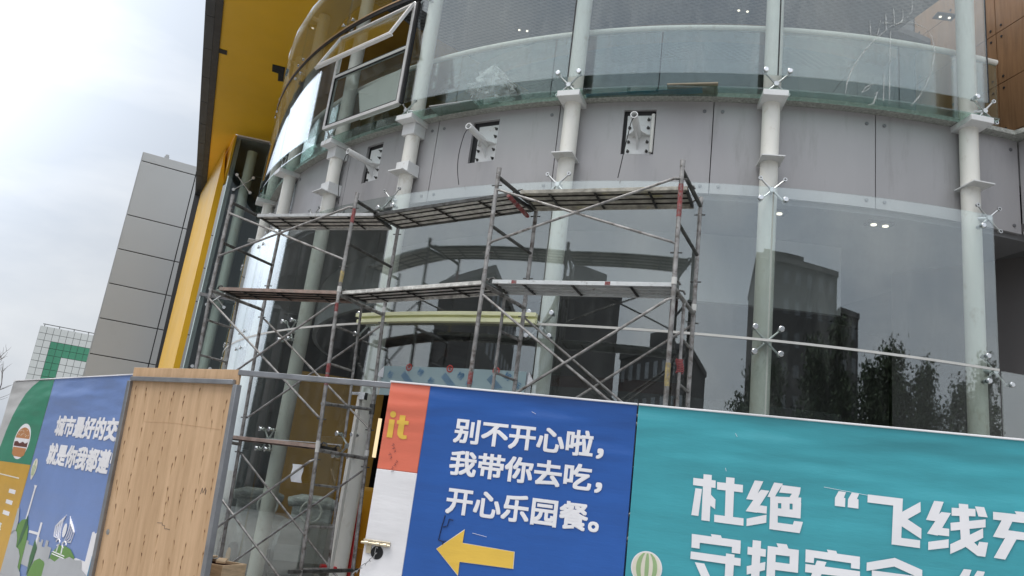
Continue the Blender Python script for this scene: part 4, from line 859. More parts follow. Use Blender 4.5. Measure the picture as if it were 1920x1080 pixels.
# teal hoarding
tl = thing('teal_hoarding', 'teal printed hoarding with big angular white lettering, right of the blue one', 'hoarding', HO + HT * 1.4, (0, 0, -AZH))
tp = lambda d=0.004: (lambda u, v: Vector((u - 1.4, -d, v + E)))
mb = MB(); mb.box((0.3525, 0.0175, -0.379 + E), (4.295, 0.035, 2.202)); mb.build('teal_sheet', 'v_teal', tl, local=True, bev=0.004)
mb = MB(); mb.box((0.3525, 0.012, 0.7255 + E), (4.295, 0.05, 0.012)); mb.build('top_edge', 'v_white', tl, local=True, bev=0.003)
mb = MB()
for u in (-1.3, -0.3, 0.7, 1.6, 2.4): mb.box((u, 0.07, 0.70), (0.04, 0.06, 1.38))
each(mb, 'back_post', 'steel_tube', tl, True)
TEAL = [[(-0.0203, 0.2974), (0.1159, 0.296), (0.117, 0.2506), (-0.0198, 0.2529)],
 [(0.0402, 0.3268), (0.0907, 0.327), (0.0926, 0.0478), (0.0427, 0.0482)],
 [(-0.0039, 0.2357), (0.0361, 0.2353), (0.0239, 0.0707), (-0.0193, 0.0712)],
 [(0.0922, 0.2069), (0.1207, 0.181), (0.1208, 0.1228), (0.0907, 0.142)],
 [(0.1246, 0.2885), (0.2798, 0.2883), (0.2801, 0.2429), (0.1262, 0.2432)],
 [(0.1771, 0.3241), (0.2278, 0.3248), (0.2293, 0.0805), (0.1809, 0.0786)],
 [(0.118, 0.0906), (0.2917, 0.0903), (0.2928, 0.0463), (0.1195, 0.0471)],
 [(0.3482, 0.3234), (0.3984, 0.3233), (0.3687, 0.2479), (0.3439, 0.2056), (0.3022, 0.2056)],
 [(0.3869, 0.272), (0.4356, 0.2711), (0.3836, 0.1774), (0.3691, 0.1326), (0.302, 0.1338), (0.3439, 0.2056), (0.3687, 0.2479)],
 [(0.3855, 0.1785), (0.4252, 0.1775), (0.4247, 0.1341), (0.3629, 0.1347)],
 [(0.31, 0.0905), (0.4245, 0.1279), (0.4246, 0.0804), (0.3106, 0.0465)],
 [(0.4622, 0.3239), (0.5139, 0.3228), (0.4758, 0.2543), (0.4684, 0.234), (0.426, 0.234)],
 [(0.5082, 0.3139), (0.6164, 0.312), (0.6115, 0.2703), (0.4935, 0.2675)],
 [(0.5753, 0.2825), (0.6132, 0.2828), (0.6033, 0.2497), (0.5543, 0.2479)],
 [(0.442, 0.2387), (0.6207, 0.2525), (0.62, 0.2141), (0.4433, 0.201)],
 [(0.4433, 0.2381), (0.4882, 0.2434), (0.4905, 0.0482), (0.4435, 0.0455)],
 [(0.5073, 0.2108), (0.5552, 0.2145), (0.5565, 0.1698), (0.5086, 0.1701)],
 [(0.5723, 0.2165), (0.6214, 0.2224), (0.6197, 0.1298), (0.5746, 0.1315)],
 [(0.4864, 0.1735), (0.6197, 0.1775), (0.6197, 0.1298), (0.4879, 0.1297)],
 [(0.4892, 0.0893), (0.616, 0.0883), (0.6171, 0.0443), (0.4627, 0.0455), (0.4612, 0.089)],
 [(0.5838, 0.1116), (0.6343, 0.1115), (0.6171, 0.0443), (0.5766, 0.0873)],
 [(0.8327, 0.3159), (0.8744, 0.3151), (0.8623, 0.2803), (0.8706, 0.2791), (0.8695, 0.2271), (0.8122, 0.2275), (0.8124, 0.2743)],
 [(0.906, 0.3149), (0.9474, 0.3133), (0.9352, 0.2812), (0.9443, 0.2805), (0.9438, 0.2267), (0.8844, 0.2277), (0.8856, 0.2744)],
 [(0.9955, 0.3155), (1.1879, 0.3138), (1.1852, 0.2675), (0.9936, 0.2692)],
 [(1.1361, 0.2872), (1.1865, 0.289), (1.1756, 0.0482), (1.125, 0.0458)],
 [(1.1821, 0.2367), (1.2828, 0.3069), (1.2833, 0.2499), (1.1837, 0.1786)],
 [(1.184, 0.2124), (1.2118, 0.1998), (1.286, 0.156), (1.2844, 0.0968), (1.1776, 0.1569)],
 [(1.1751, 0.0897), (1.278, 0.0885), (1.2767, 0.045), (1.131, 0.0465)],
 [(1.3565, 0.3216), (1.4074, 0.3217), (1.381, 0.2487), (1.3601, 0.2071), (1.3112, 0.2081)],
 [(1.3941, 0.2629), (1.4442, 0.2624), (1.396, 0.1728), (1.3715, 0.1272), (1.3156, 0.1316), (1.3601, 0.2071), (1.381, 0.2487)],
 [(1.3942, 0.1734), (1.4332, 0.1729), (1.4315, 0.1311), (1.3679, 0.1306)],
 [(1.3215, 0.0861), (1.4294, 0.1147), (1.4276, 0.0674), (1.32, 0.0406)],
 [(1.4485, 0.2934), (1.5733, 0.3015), (1.5731, 0.26), (1.4475, 0.2484)],
 [(1.4868, 0.3215), (1.5359, 0.3223), (1.5403, 0.1527), (1.5368, 0.0912), (1.4926, 0.116)],
 [(1.4405, 0.2075), (1.6245, 0.2498), (1.623, 0.2054), (1.4406, 0.163)],
 [(1.5712, 0.316), (1.6194, 0.3168), (1.6356, 0.2619), (1.5883, 0.2615)],
 [(1.6096, 0.198), (1.609, 0.1463), (1.4968, 0.0708), (1.4356, 0.0341), (1.4368, 0.0877), (1.4909, 0.1215)],
 [(1.5166, 0.142), (1.5415, 0.1338), (1.579, 0.0968), (1.6178, 0.0641), (1.6164, 0.0424), (1.5764, 0.0427), (1.5151, 0.0846)],
 [(1.5876, 0.1215), (1.6331, 0.1221), (1.6164, 0.0424), (1.572, 0.0769)],
 [(1.6646, 0.2972), (1.8521, 0.2983), (1.8501, 0.2539), (1.6632, 0.2538)],
 [(1.7761, 0.3139), (1.8318, 0.315), (1.838, 0.2973), (1.7836, 0.2983)],
 [(1.7077, 0.2563), (1.7632, 0.2575), (1.7374, 0.2008), (1.7128, 0.1559), (1.6592, 0.1585)],
 [(1.7058, 0.2044), (1.8755, 0.2014), (1.8736, 0.1598), (1.7023, 0.1583)],
 [(1.7218, 0.1609), (1.7797, 0.1608), (1.7172, 0.041), (1.6594, 0.0433)],
 [(-0.0095, -0.0397), (0.2807, -0.0419), (0.2819, -0.0852), (-0.0075, -0.086)],
 [(-0.0073, -0.0761), (0.0412, -0.0777), (0.0413, -0.1208), (-0.0074, -0.1202)],
 [(0.1036, -0.0264), (0.163, -0.0266), (0.1711, -0.0452), (0.1117, -0.045)],
 [(0.2315, -0.0763), (0.2815, -0.0775), (0.281, -0.1193), (0.2316, -0.1197)],
 [(-0.0092, -0.1431), (0.2853, -0.1446), (0.2857, -0.1887), (-0.0093, -0.1869)],
 [(0.1987, -0.1272), (0.2487, -0.1275), (0.2449, -0.3199), (0.1967, -0.3229)],
 [(0.0183, -0.2026), (0.0749, -0.2031), (0.1382, -0.3198), (0.0837, -0.3236)],
 [(0.3502, -0.0298), (0.3985, -0.0293), (0.3953, -0.2986), (0.3478, -0.3015)],
 [(0.3229, -0.0721), (0.4282, -0.0736), (0.4278, -0.1166), (0.3228, -0.1165)],
 [(0.3218, -0.1845), (0.4277, -0.1457), (0.4264, -0.1923), (0.3238, -0.2322)],
 [(0.4869, -0.0305), (0.5459, -0.0294), (0.5561, -0.0529), (0.4971, -0.053)],
 [(0.4378, -0.0524), (0.6146, -0.0528), (0.6138, -0.0948), (0.4375, -0.0974)],
 [(0.4378, -0.0531), (0.485, -0.0546), (0.4838, -0.286), (0.4348, -0.2892)],
 [(0.5637, -0.0557), (0.6146, -0.0528), (0.6134, -0.1824), (0.5654, -0.1826)],
 [(0.4847, -0.1388), (0.613, -0.1384), (0.6134, -0.1824), (0.4842, -0.1836)],
 [(0.653, -0.0439), (0.9537, -0.0457), (0.953, -0.0891), (0.653, -0.0845)],
 [(0.6537, -0.0743), (0.7017, -0.0805), (0.6999, -0.1159), (0.6522, -0.1158)],
 [(0.7712, -0.0293), (0.8231, -0.0306), (0.8307, -0.0506), (0.7789, -0.0475)],
 [(0.9054, -0.0806), (0.9539, -0.079), (0.9522, -0.1154), (0.9047, -0.1155)],
 [(0.6539, -0.1262), (0.9542, -0.127), (0.9544, -0.1679), (0.6525, -0.1725)],
 [(0.717, -0.0985), (0.7704, -0.0999), (0.7206, -0.2352), (0.6712, -0.2322)],
 [(0.9906, -0.0731), (1.1426, -0.0263), (1.1409, -0.0744), (0.9893, -0.1197)],
 [(1.1412, -0.0265), (1.287, -0.0739), (1.2854, -0.1242), (1.1409, -0.0758)],
 [(1.0182, -0.1123), (1.2529, -0.1117), (1.2523, -0.1602), (1.0183, -0.1614)],
 [(1.5034, -0.0385), (1.5431, -0.0378), (1.5308, -0.0732), (1.5112, -0.1238), (1.4747, -0.1241), (1.4803, -0.0802)],
 [(1.5727, -0.0386), (1.6112, -0.039), (1.5988, -0.0733), (1.5792, -0.1237), (1.543, -0.124), (1.5488, -0.0803)]]
def strokes(polys, du, mat, par, name='lettering', d0=0.004):   # each stroke a hair proud of the last, so that crossings stay clean
    q = MB()
    for k, P_ in enumerate(polys):
        q.prism([Vector((u - du, -d0 - 0.00006 * k, v + E)) for u, v in P_], (0, 0.0006, 0))
    return q.build(name, mat, par, local=True)
strokes(TEAL, 1.4, 'v_text', tl)
CHONG = [P_ for P_ in TEAL if min(u for u, v in P_) > 1.64]
strokes([[(2 * 1.818 - u, v) for u, v in P_] for P_ in CHONG], 1.4, 'v_text', tl, d0=0.0035)
strokes([[(0.70, -0.20), (0.78, -0.20), (0.93, -0.31), (0.85, -0.31)], [(0.86, -0.16), (0.93, -0.16), (0.76, -0.31), (0.68, -0.31)], [(1.03, -0.20), (1.26, -0.20), (1.26, -0.235), (1.03, -0.235)], [(0.99, -0.275), (1.30, -0.275), (1.30, -0.31), (0.99, -0.31)], [(1.125, -0.15), (1.165, -0.15), (1.165, -0.31), (1.125, -0.31)]], 1.4, 'v_text', tl)
lettering('电', (2.0, 2.27, 0.048, 0.307), tp(), 'v_text', tl, bold=0.05)
bx, bz = -0.268, -0.275
body = ell(bx, bz, 0.088, 0.092, -25, 205, 24) + [(bx - 0.03, bz - 0.135), (bx + 0.03, bz - 0.135)]
flat([(bx + (u - bx) * 1.08, bz + (v - bz) * 1.07) for u, v in body], tp(0.0025), 'v_text', tl, 'balloon_outline')
flat(body, tp(0.004), 'v_cream', tl, 'balloon_print')
for s0, s1 in ((-0.72, -0.40), (-0.12, 0.16), (0.44, 0.74)):
    poly = []
    for k in range(11): f = k / 10; hh = bz - 0.12 + 0.205 * f; wv = 0.088 * math.sqrt(max(0.0, 1 - ((hh - bz) / 0.093) ** 2)) if hh > bz - 0.03 else 0.03 + 0.055 * (hh - bz + 0.135) / 0.105; poly.append((bx + s1 * wv, hh))
    for k in range(10, -1, -1): f = k / 10; hh = bz - 0.12 + 0.205 * f; wv = 0.088 * math.sqrt(max(0.0, 1 - ((hh - bz) / 0.093) ** 2)) if hh > bz - 0.03 else 0.03 + 0.055 * (hh - bz + 0.135) / 0.105; poly.append((bx + s0 * wv, hh))
    flat(poly, tp(0.0055), 'v_sage', tl, 'balloon_stripe')
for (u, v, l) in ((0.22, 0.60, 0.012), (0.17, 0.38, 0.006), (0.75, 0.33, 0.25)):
    mb = MB(); mb.path([Vector((u - 1.4, -0.003, v + E)), Vector((u - 1.4 + l, -0.003, v - 0.02 + E))], 0.0012, 5); mb.build('scuff_glint', 'v_text', tl, local=True)  # glints painted as thin white lines on the teal sheet
# left hoarding
lt = Vector((2.75, -2.78, 0)).normalized()
lh = thing('city_hoarding', 'light blue hoarding printed with a burger, skyline and two lines of white lettering', 'hoarding', (-6.2, 10.26, -E), (0, 0, math.atan2(lt.y, lt.x)))
board(lh, 1.662, 4.45, -1.48, 0.725, 'v_lblue', 'light_blue_sheet'); board(lh, 0.03, 1.661, -1.48, 0.718, 'v_grey', 'grey_sheet')
gp_ = [(1.66, 0.715), (1.126, 0.715), (0.90, 0.645), (0.715, 0.56), (0.56, 0.43), (0.433, 0.29), (0.34, 0.10), (0.28, -0.11), (0.27, -0.262), (1.66, -0.238)]
flat(gp_, hp(0.002), 'v_green', lh, 'green_print')
flat([(0.035, -0.266), (1.66, -0.240), (1.66, -1.475), (0.035, -1.475)], hp(0.0015), 'v_gold', lh, 'gold_print')
flat([(0.04, -0.395), (1.39, -0.395), (1.39, -0.408), (0.04, -0.408)], hp(0.003), 'v_cream', lh, 'gold_line')
for v in (-0.555, -0.672, -0.79): flat([(1.145, v + 0.022), (1.395, v + 0.022), (1.395, v - 0.022), (1.145, v - 0.022)], hp(0.003), 'v_text', lh, 'white_square')
lettering('餐', (0.95, 1.25, -1.03, -0.90), hp(0.003), 'v_text', lh, bold=0.03)
# burger
bc = 1.09
flat(ell(bc, 0.0, 0.30, 0.205), hp(0.0028), 'v_text', lh, 'burger_outline')
flat(ell(bc, 0.035, 0.265, 0.125, 0, 180), hp(0.0036), 'v_bun', lh, 'burger_bun')
flat([(bc - 0.27, 0.03), (bc + 0.27, 0.03), (bc + 0.25, 0.0), (bc + 0.16, -0.018), (bc + 0.06, 0.0), (bc - 0.05, -0.022), (bc - 0.15, 0.0), (bc - 0.26, -0.01)], hp(0.0046), 'v_text', lh, 'burger_cheese')
flat([(bc - 0.265, 0.0), (bc - 0.15, -0.004), (bc - 0.05, -0.026), (bc + 0.06, -0.004), (bc + 0.16, -0.022), (bc + 0.25, -0.004), (bc + 0.26, -0.06), (bc - 0.26, -0.06)], hp(0.0040), 'v_meat', lh, 'burger_patty')
flat([(bc - 0.26, -0.072), (bc + 0.26, -0.072), (bc + 0.24, -0.15), (bc + 0.15, -0.175), (bc - 0.15, -0.175), (bc - 0.24, -0.15)], hp(0.0036), 'v_bun', lh, 'burger_bun')
random.seed(5)
q = MB()
for k in range(16):
    a = random.uniform(20, 160); r = random.uniform(0.3, 0.85); u, v = bc + 0.265 * r * cos(rad(a)), 0.04 + 0.125 * r * sin(rad(a)); q.prism([(u + du, -0.0048, v + dv + E) for du, dv in ell(0, 0, 0.012, 0.006, 0, 360, 8)], (0, -0.0006, 0))
q.build('burger_seeds', 'v_cream', lh, local=True)
lettering('城市最好的交通', (2.157, 3.91, 0.099, 0.320), hp(), 'v_text', lh, ref='城市最好的交', bold=0.046)
lettering('就是你我都遵守', (2.145, 3.925, -0.198, 0.026), hp(), 'v_text', lh, ref='就是你我都遵', bold=0.042)
flat(ell(1.815, -0.26, 0.085, 0.10, -30, 210, 22) + [(1.80, -0.385), (1.83, -0.385)], hp(0.003), 'v_cream', lh, 'balloon_print')
for s in (-0.05, 0.0, 0.05): flat([(1.815 + s - 0.010, -0.185 - abs(s)), (1.815 + s + 0.010, -0.185 - abs(s)), (1.815 + s * 0.6 + 0.008, -0.34), (1.815 + s * 0.6 - 0.008, -0.34)], hp(0.0045), 'v_sage', lh, 'balloon_stripe')
# printed skyline
flat([(1.98, -0.43), (2.08, -0.43), (2.06, -0.46), (2.045, -0.80), (1.995, -0.80), (2.01, -0.46)], hp(0.003), 'v_text', lh, 'tower_print')
flat([(2.50, -0.762), (2.56, -0.762), (2.555, -1.0), (2.50, -1.0)], hp(0.003), 'v_text', lh, 'tower_print'); flat([(2.22, -0.87), (2.55, -0.86), (2.55, -0.885), (2.22, -0.895)], hp(0.0035), 'v_text', lh, 'tower_print')
sk = [(2.20, -1.02), (2.20, -0.97), (2.30, -0.97), (2.30, -1.0), (2.55, -1.0), (2.55, -0.90), (2.60, -0.90), (2.60, -0.94), (2.66, -0.94), (2.66, -0.91), (2.72, -0.91), (2.72, -0.97), (2.80, -0.97), (2.80, -0.90), (2.88, -0.90), (2.88, -0.95), (3.0, -0.95), (3.0, -1.2), (2.2, -1.2)]
flat(sk, hp(0.003), 'v_cloud', lh, 'skyline_print')
flat([(3.93, -0.70), (3.97, -0.69), (4.0, -0.705), (4.04, -0.69), (4.08, -0.70), (4.08, -0.93), (4.17, -0.93), (4.17, -1.3), (3.5, -1.3), (3.5, -1.0), (3.7, -0.95), (3.93, -0.95)], hp(0.003), 'v_text', lh, 'tower_print')
flat([(4.06, -0.885), (4.3, -0.88), (4.3, -1.4), (4.06, -1.4)], hp(0.0045), 'v_cyan', lh, 'cyan_print')
for (pp) in ([(1.80, -0.86), (1.90, -0.80), (2.03, -0.78), (2.16, -0.84), (2.22, -0.95), (2.24, -1.2), (2.3, -1.45), (1.7, -1.45), (1.72, -1.1)], [(2.55, -1.20), (2.62, -1.12), (2.75, -1.08), (2.9, -1.09), (3.02, -1.16), (3.1, -1.30), (3.1, -1.47), (2.45, -1.47)], [(3.04, -0.99), (3.2, -0.90), (3.375, -0.889), (3.52, -0.90), (3.66, -0.95), (3.66, -1.15), (3.0, -1.15)]): flat(pp, hp(0.0055), 'v_leaf', lh, 'hill_print')
flat([(2.05, -0.74), (2.13, -0.83), (2.06, -1.0), (1.98, -1.08), (1.99, -0.95)], hp(0.007), 'v_leafdark', lh, 'hill_shade'); flat([(2.48, -0.93), (2.60, -1.0), (2.58, -1.14), (2.50, -1.28), (2.46, -1.1)], hp(0.007), 'v_leafdark', lh, 'hill_shade')
for (pp) in ([(1.665, -0.70), (1.72, -0.70), (1.76, -0.76), (1.80, -0.82), (1.80, -0.92), (1.665, -0.98)], [(1.665, -0.95), (1.74, -0.92), (1.84, -0.93), (1.92, -0.99), (1.96, -1.07), (2.06, -1.08), (2.16, -1.14), (2.18, -1.24), (2.3, -1.28), (2.4, -1.36), (2.4, -1.47), (1.665, -1.47)], [(2.95, -1.08), (3.05, -1.04), (3.2, -1.05), (3.3, -1.0), (3.45, -0.99), (3.55, -0.96), (3.7, -0.97), (3.85, -0.95), (3.9, -1.02), (4.06, -1.05), (4.06, -1.47), (3.1, -1.47), (2.95, -1.3)]): flat(pp, hp(0.0085), 'v_cloud', lh, 'cloud_print')
# swirl emblem: white curls in an oval
q = MB()
def stroke(pts, w): q.path([Vector((u, -0.006, v + E)) for u, v in pts], w, 5)
ec, ez = 3.24, -0.76
for s in (-1, 1):
    for k in range(4): stroke([(ec + s * (0.05 + 0.035 * k) * (1.1), ez + 0.135 - 0.02 * k), (ec + s * (0.11 + 0.05 * k), ez + 0.07 - 0.02 * k), (ec + s * (0.10 + 0.045 * k), ez - 0.02 - 0.02 * k), (ec + s * (0.06 + 0.03 * k), ez - 0.09)], [0.004, 0.009, 0.008, 0.003])
    stroke([(ec + s * (0.09 + 0.05 * cos(a)), ez - 0.12 + 0.028 * sin(a)) for a in [x * 0.6 for x in range(9)]], 0.007)
    stroke([(ec + s * 0.06, -0.90), (ec + s * 0.07, -0.965)], 0.009)
q.prism([(ec + u, -0.006, ez + v + E) for u, v in ell(0, 0.0, 0.05, 0.065, 0, 360, 16)], (0, -0.001, 0))
for v in (-0.975, -0.995): stroke([(ec - 0.17, v), (ec + 0.17, v)], 0.005)
q.build('emblem_print', 'v_text', lh, local=True)
mb = MB()
for u in (0.1, 1.4, 2.8, 4.3): mb.box((u, 0.07, 0.70), (0.04, 0.06, 1.38))
each(mb, 'back_post', 'steel_tube', lh, True)
mb = MB(); mb.box((2.24, 0.012, 0.729 + E), (4.40, 0.05, 0.010)); mb.build('top_edge', 'v_white', lh, local=True)

# plywood gate leaf
dt = Vector((1.17, -0.80, 0)).normalized()
gt_ = thing('plywood_gate', 'plywood gate leaf in a grey steel tube frame, left of the doorway', 'gate', (-3.045, 6.87, -E), (0.055, 0, math.atan2(dt.y, dt.x)))
mb = MB(); mb.box((0.706, 0.0, 1.125), (1.395, 0.018, 2.20)); ply = mb.build('plywood_sheet', 'plywood', gt_, local=True, bev=0.002)
mb = MB()
for u in (0.012, 1.402): mb.box((u, -0.012, 1.06), (0.045, 0.05, 2.10))
mb.box((0.706, -0.026, 2.128), (1.343, 0.036, 0.036)); mb.box((0.706, -0.02, 0.06), (1.343, 0.04, 0.04))
mb.build('gate_frame', 'steel_tube', gt_, local=True, bev=0.004)
mb = MB(); mb.tube((0.10, -0.0105, 0.885), (0.10, -0.006, 0.885), 0.022, 0.014, 18); mb.cyl((0.10, -0.0102, 0.885), (0.10, -0.0092, 0.885), 0.0145, 16); mb.build('lock_hole', 'zinc', gt_, local=True)
random.seed(21)
q, q2 = MB(), MB(); zr = 0.10
while zr < 2.10:
    for k in range(8):
        if random.random() < 0.2: continue
        u = 0.10 + 0.172 * k + random.gauss(0, 0.016); z_ = zr + random.gauss(0, 0.022) - 0.01 * k; ln = random.uniform(0.013, 0.030); w_ = random.uniform(0.004, 0.0075); sk_ = random.uniform(-0.006, 0.006)
        q.prism([(u - w_, -0.0093, z_ + ln * 0.3), (u + w_, -0.0093, z_ + ln * 0.3), (u + w_ * 0.7 + sk_, -0.0093, z_ - ln * 0.4), (u + sk_ * 1.6, -0.0093, z_ - ln), (u - w_ * 0.7 + sk_, -0.0093, z_ - ln * 0.4)], (0, -0.0005, 0))
        q2.prism([(u - 0.008, -0.0091, z_ + 0.01), (u, -0.0091, z_ + 0.02), (u + 0.008, -0.0091, z_ + 0.01), (u + 0.005 + sk_, -0.0091, z_ - 0.05), (u + sk_, -0.0091, z_ - 0.09), (u - 0.005 + sk_, -0.0091, z_ - 0.05)], (0, -0.0001, 0))
    zr += random.choice((0.07, 0.10, 0.13, 0.16))
for mbq, mt_ in ((q, 'peck'), (q2, 'peck_soft')):
    ob = mbq.build('knot_marks', mt_, gt_, local=True); ob['kind'] = 'stuff'
def psc(pts, w=0.0016, name='pen_mark', mat='v_ink'):
    mb = MB(); mb.path([Vector((u, -0.0105, v)) for u, v in pts], w, 5); mb.build(name, mat, gt_, local=True)
psc([(1.19, 1.29), (1.20, 1.335), (1.215, 1.30), (1.235, 1.34), (1.245, 1.29), (1.25, 1.325)]); psc([(0.73, 1.03), (0.79, 1.035), (0.80, 1.02), (0.83, 1.02), (0.832, 1.0), (0.90, 1.0)], 0.0012); psc([(0.3, 1.78), (0.7, 1.79), (1.3, 1.77)], 0.0006, mat='peck_soft')
# steel lintel tube joining the gate to the blue hoarding
a = Vector((-1.965, 5.98, 0.70)); c = hw(-2.12, 0.70 - 0.0, -0.06); c.z = 0.705
mb = MB(); mb.bar(a, c, 0.04, 0.04); tag(mb.build('steel_tube', 'steel_tube', None, bev=0.004), 'square grey steel tube bridging the gap from plywood gate to blue hoarding', 'steel tube')

# ================================================================== LOOSE THINGS
def ledge_board(name, pts, z, th, mat, label, cat='loose board'):
    mb = MB(); mb.prism([Vector((x, y, z)) for x, y in pts], U * th); return tag(mb.build(name, mat), label, cat)
ledge_board('loose_panel', [(-1.42, 9.62), (-0.83, 9.30), (-0.70, 9.56), (-1.28, 9.94)], 4.99, 0.012, 'alu_sheet', 'grey sheet lying on the glass ledge right of the open window')
ledge_board('loose_panel', [(-2.50, 10.80), (-1.95, 10.26), (-1.72, 10.52), (-2.30, 11.02)], 4.99, 0.012, 'alu_sheet', 'grey sheet lying on the glass ledge under the open window')
ledge_board('loose_panel', [(1.52, 8.31), (2.08, 8.14), (2.17, 8.47), (1.60, 8.62)], 4.992, 0.016, 'brown_sheet', 'brown sheet on the glass ledge above the right pipe arm')
ledge_board('blue_strip', [(0.60, 8.77), (1.93, 8.27), (1.97, 8.40), (0.64, 8.92)], 4.989, 0.0025, 'blue_film', 'long blue strip lying on the glass ledge above the right pipe arm', 'strip')
# white board standing inside the open window
mb = MB(); mb.prism([wp_(u, z, -0.07) for u, z in ((0.80, 5.19), (1.66, 5.19), (1.66, 5.83), (0.62, 5.72))], wout * -0.015)
tag(mb.build('white_board', 'white_board'), 'plain white board standing close behind the lower pane of the open window', 'board')
# crumpled clear sheeting
mt, t, o = newmat('clear_sheet')
d = t.nodes.new('ShaderNodeBsdfPrincipled'); inp(d, 'Base Color', (0.75, 0.80, 0.80, 1)); inp(d, 'Roughness', 0.25); tr = t.nodes.new('ShaderNodeBsdfTransparent'); mi = t.nodes.new('ShaderNodeMixShader'); lw = t.nodes.new('ShaderNodeLayerWeight'); inp(lw, 'Blend', 0.35)
rp = t.nodes.new('ShaderNodeMapRange'); t.links.new(lw.outputs['Facing'], rp.inputs[0]); rp.inputs[3].default_value = 0.12; rp.inputs[4].default_value = 0.75
t.links.new(rp.outputs[0], mi.inputs[0]); t.links.new(tr.outputs[0], mi.inputs[1]); t.links.new(d.outputs[0], mi.inputs[2]); t.links.new(mi.outputs[0], o.inputs[0])
rnd = random.Random(9); rg = []
for k in range(15):
    f = k / 14; rr = 0.34 * (sin(pi * min(1, f * 0.93 + 0.10)) ** 0.8) * (1 - 0.45 * f); ring = []
    for j in range(26): ring.append(Vector((-0.60 + rr * cos(j * 2 * pi / 26) * (1 + rnd.uniform(-.28, .28)), 9.40 + 0.5 * rr * sin(j * 2 * pi / 26) * (1 + rnd.uniform(-.28, .28)), 5.0 + 0.62 * f + rnd.uniform(-.025, .025))))
    rg.append(ring)
mb = MB(); mb.rings(rg, True, False); tag(mb.build('plastic_sheeting', 'clear_sheet'), 'crumpled clear plastic sheeting heaped behind the upper balustrade', 'plastic sheet')
# notice
mb = MB(); T, O, U2 = cax(-41.5); c = cylp(9.66, -41.2, 0.05)
rg = []
for k in range(7):
    v = k / 6; rg.append([c + T * (0.115 * u + 0.03 * v) + U * (0.10 - 0.22 * v) + O * (0.012 * sin(7 * v + 3 * u)) for u in (-1, -0.4, 0.3, 1)] + [c + T * (0.115 * u + 0.03 * v) + U * (0.10 - 0.22 * v) + O * (0.004 + 0.012 * sin(7 * v + 3 * u)) for u in (1, 0.3, -0.4, -1)])
mb.rings(rg, True, True); tag(mb.build('paper_notice', 'paper'), 'crumpled white paper taped on the glass beside the doorway', 'paper')
# crate
cd = Vector((-2.07, 6.72, -E)); ct = thing('wooden_crate', 'open wooden crate with a dark inside, at the foot of the plywood gate', 'crate', cd, (0, 0, rad(-18)))
hC = 0.78
for (c, s_) in (((0, -0.15, 0), (0.36, 0.018)), ((0, 0.15, 0), (0.36, 0.018)), ((-0.171, 0, 1), (0.018, 0.28)), ((0.171, 0, 1), (0.018, 0.28))):
    for k in range(5):
        mb = MB(); mb.box((c[0], c[1], 0.078 + k * 0.155), (s_[0], s_[1], 0.143)); mb.build('slat', 'crate_wood', ct, local=True, bev=0.003)
mb = MB(); mb.box((0, 0, 0.02), (0.32, 0.28, 0.02)); mb.build('bottom', 'crate_inside', ct, local=True)
mb = MB()
for s_ in (-1, 1): mb.box((s_ * 0.155, 0, 0.38), (0.012, 0.27, 0.74)); mb.box((0, s_ * 0.134, 0.38), (0.29, 0.012, 0.74))
each(mb, 'lining', 'crate_inside', ct, True)
mb = MB(); mb.box((0.07, -0.03, hC + 0.008), (0.07, 0.27, 0.016), (Vector((0.85, 0.52, 0)), Vector((-0.52, 0.85, 0)), Vector((0, 0, 1)))); mb.box((-0.14, 0.0, hC + 0.008), (0.07, 0.32, 0.016)); each(mb, 'loose_slat', 'crate_wood', ct, True, 0.003)
# yellow booth and red seat inside the doorway
by = thing('yellow_booth', 'bright yellow moulded booth inside the doorway', 'booth', (-1.42, 10.6, -1.4), (0, 0, rad(-30)))
def rblock(w, d, h, r, z0=0):
    mb = MB(); pr = []
    for (cx2, cy2, a0) in ((w / 2 - r, d / 2 - r, 0), (-w / 2 + r, d / 2 - r, 90), (-w / 2 + r, -d / 2 + r, 180), (w / 2 - r, -d / 2 + r, 270)):
        for k in range(7): a = rad(a0 + 15 * k); pr.append((cx2 + r * cos(a), cy2 + r * sin(a)))
    rings = [[Vector((x, y, z0)) for x, y in pr], [Vector((x, y, z0 + h - r * 0.5)) for x, y in pr], [Vector((x * 0.985, y * 0.985, z0 + h - r * 0.15)) for x, y in pr], [Vector((x * 0.93, y * 0.93, z0 + h)) for x, y in pr]]
    return mb.rings(rings, True, True)
rblock(0.75, 0.55, 1.38, 0.12).build('shell', 'booth_yellow', by, local=True)
q = MB(); q.box((0, -0.28, 0.40), (0.5, 0.03, 0.5)); q.build('door_panel', 'car_orange', by, local=True, bev=0.01)
rs = thing('red_seat', 'rounded red plastic seat back beside the yellow booth', 'seat', (-1.62, 10.25, -1.4), (0, 0, rad(-30)))
mb = MB(); rg = []
for k in range(9):
    a = rad(180 * k / 8); rg.append([Vector((x, 0.06 * cos(a), 0.0)) for x in (0,)])
mb = MB(); mb.prism([(0.13 * cos(rad(A)), -0.03, 0.95 + 0.24 * sin(rad(A))) for A in range(0, 181, 15)] + [(-0.13, -0.03, 0.0), (0.13, -0.03, 0.0)], (0, 0.07, 0)); mb.build('seat_back', 'booth_red', rs, local=True, bev=0.015)
q = MB(); q.box((0, -0.17, 0.40), (0.25, 0.26, 0.06)); q.build('seat', 'booth_red', rs, local=True, bev=0.015)
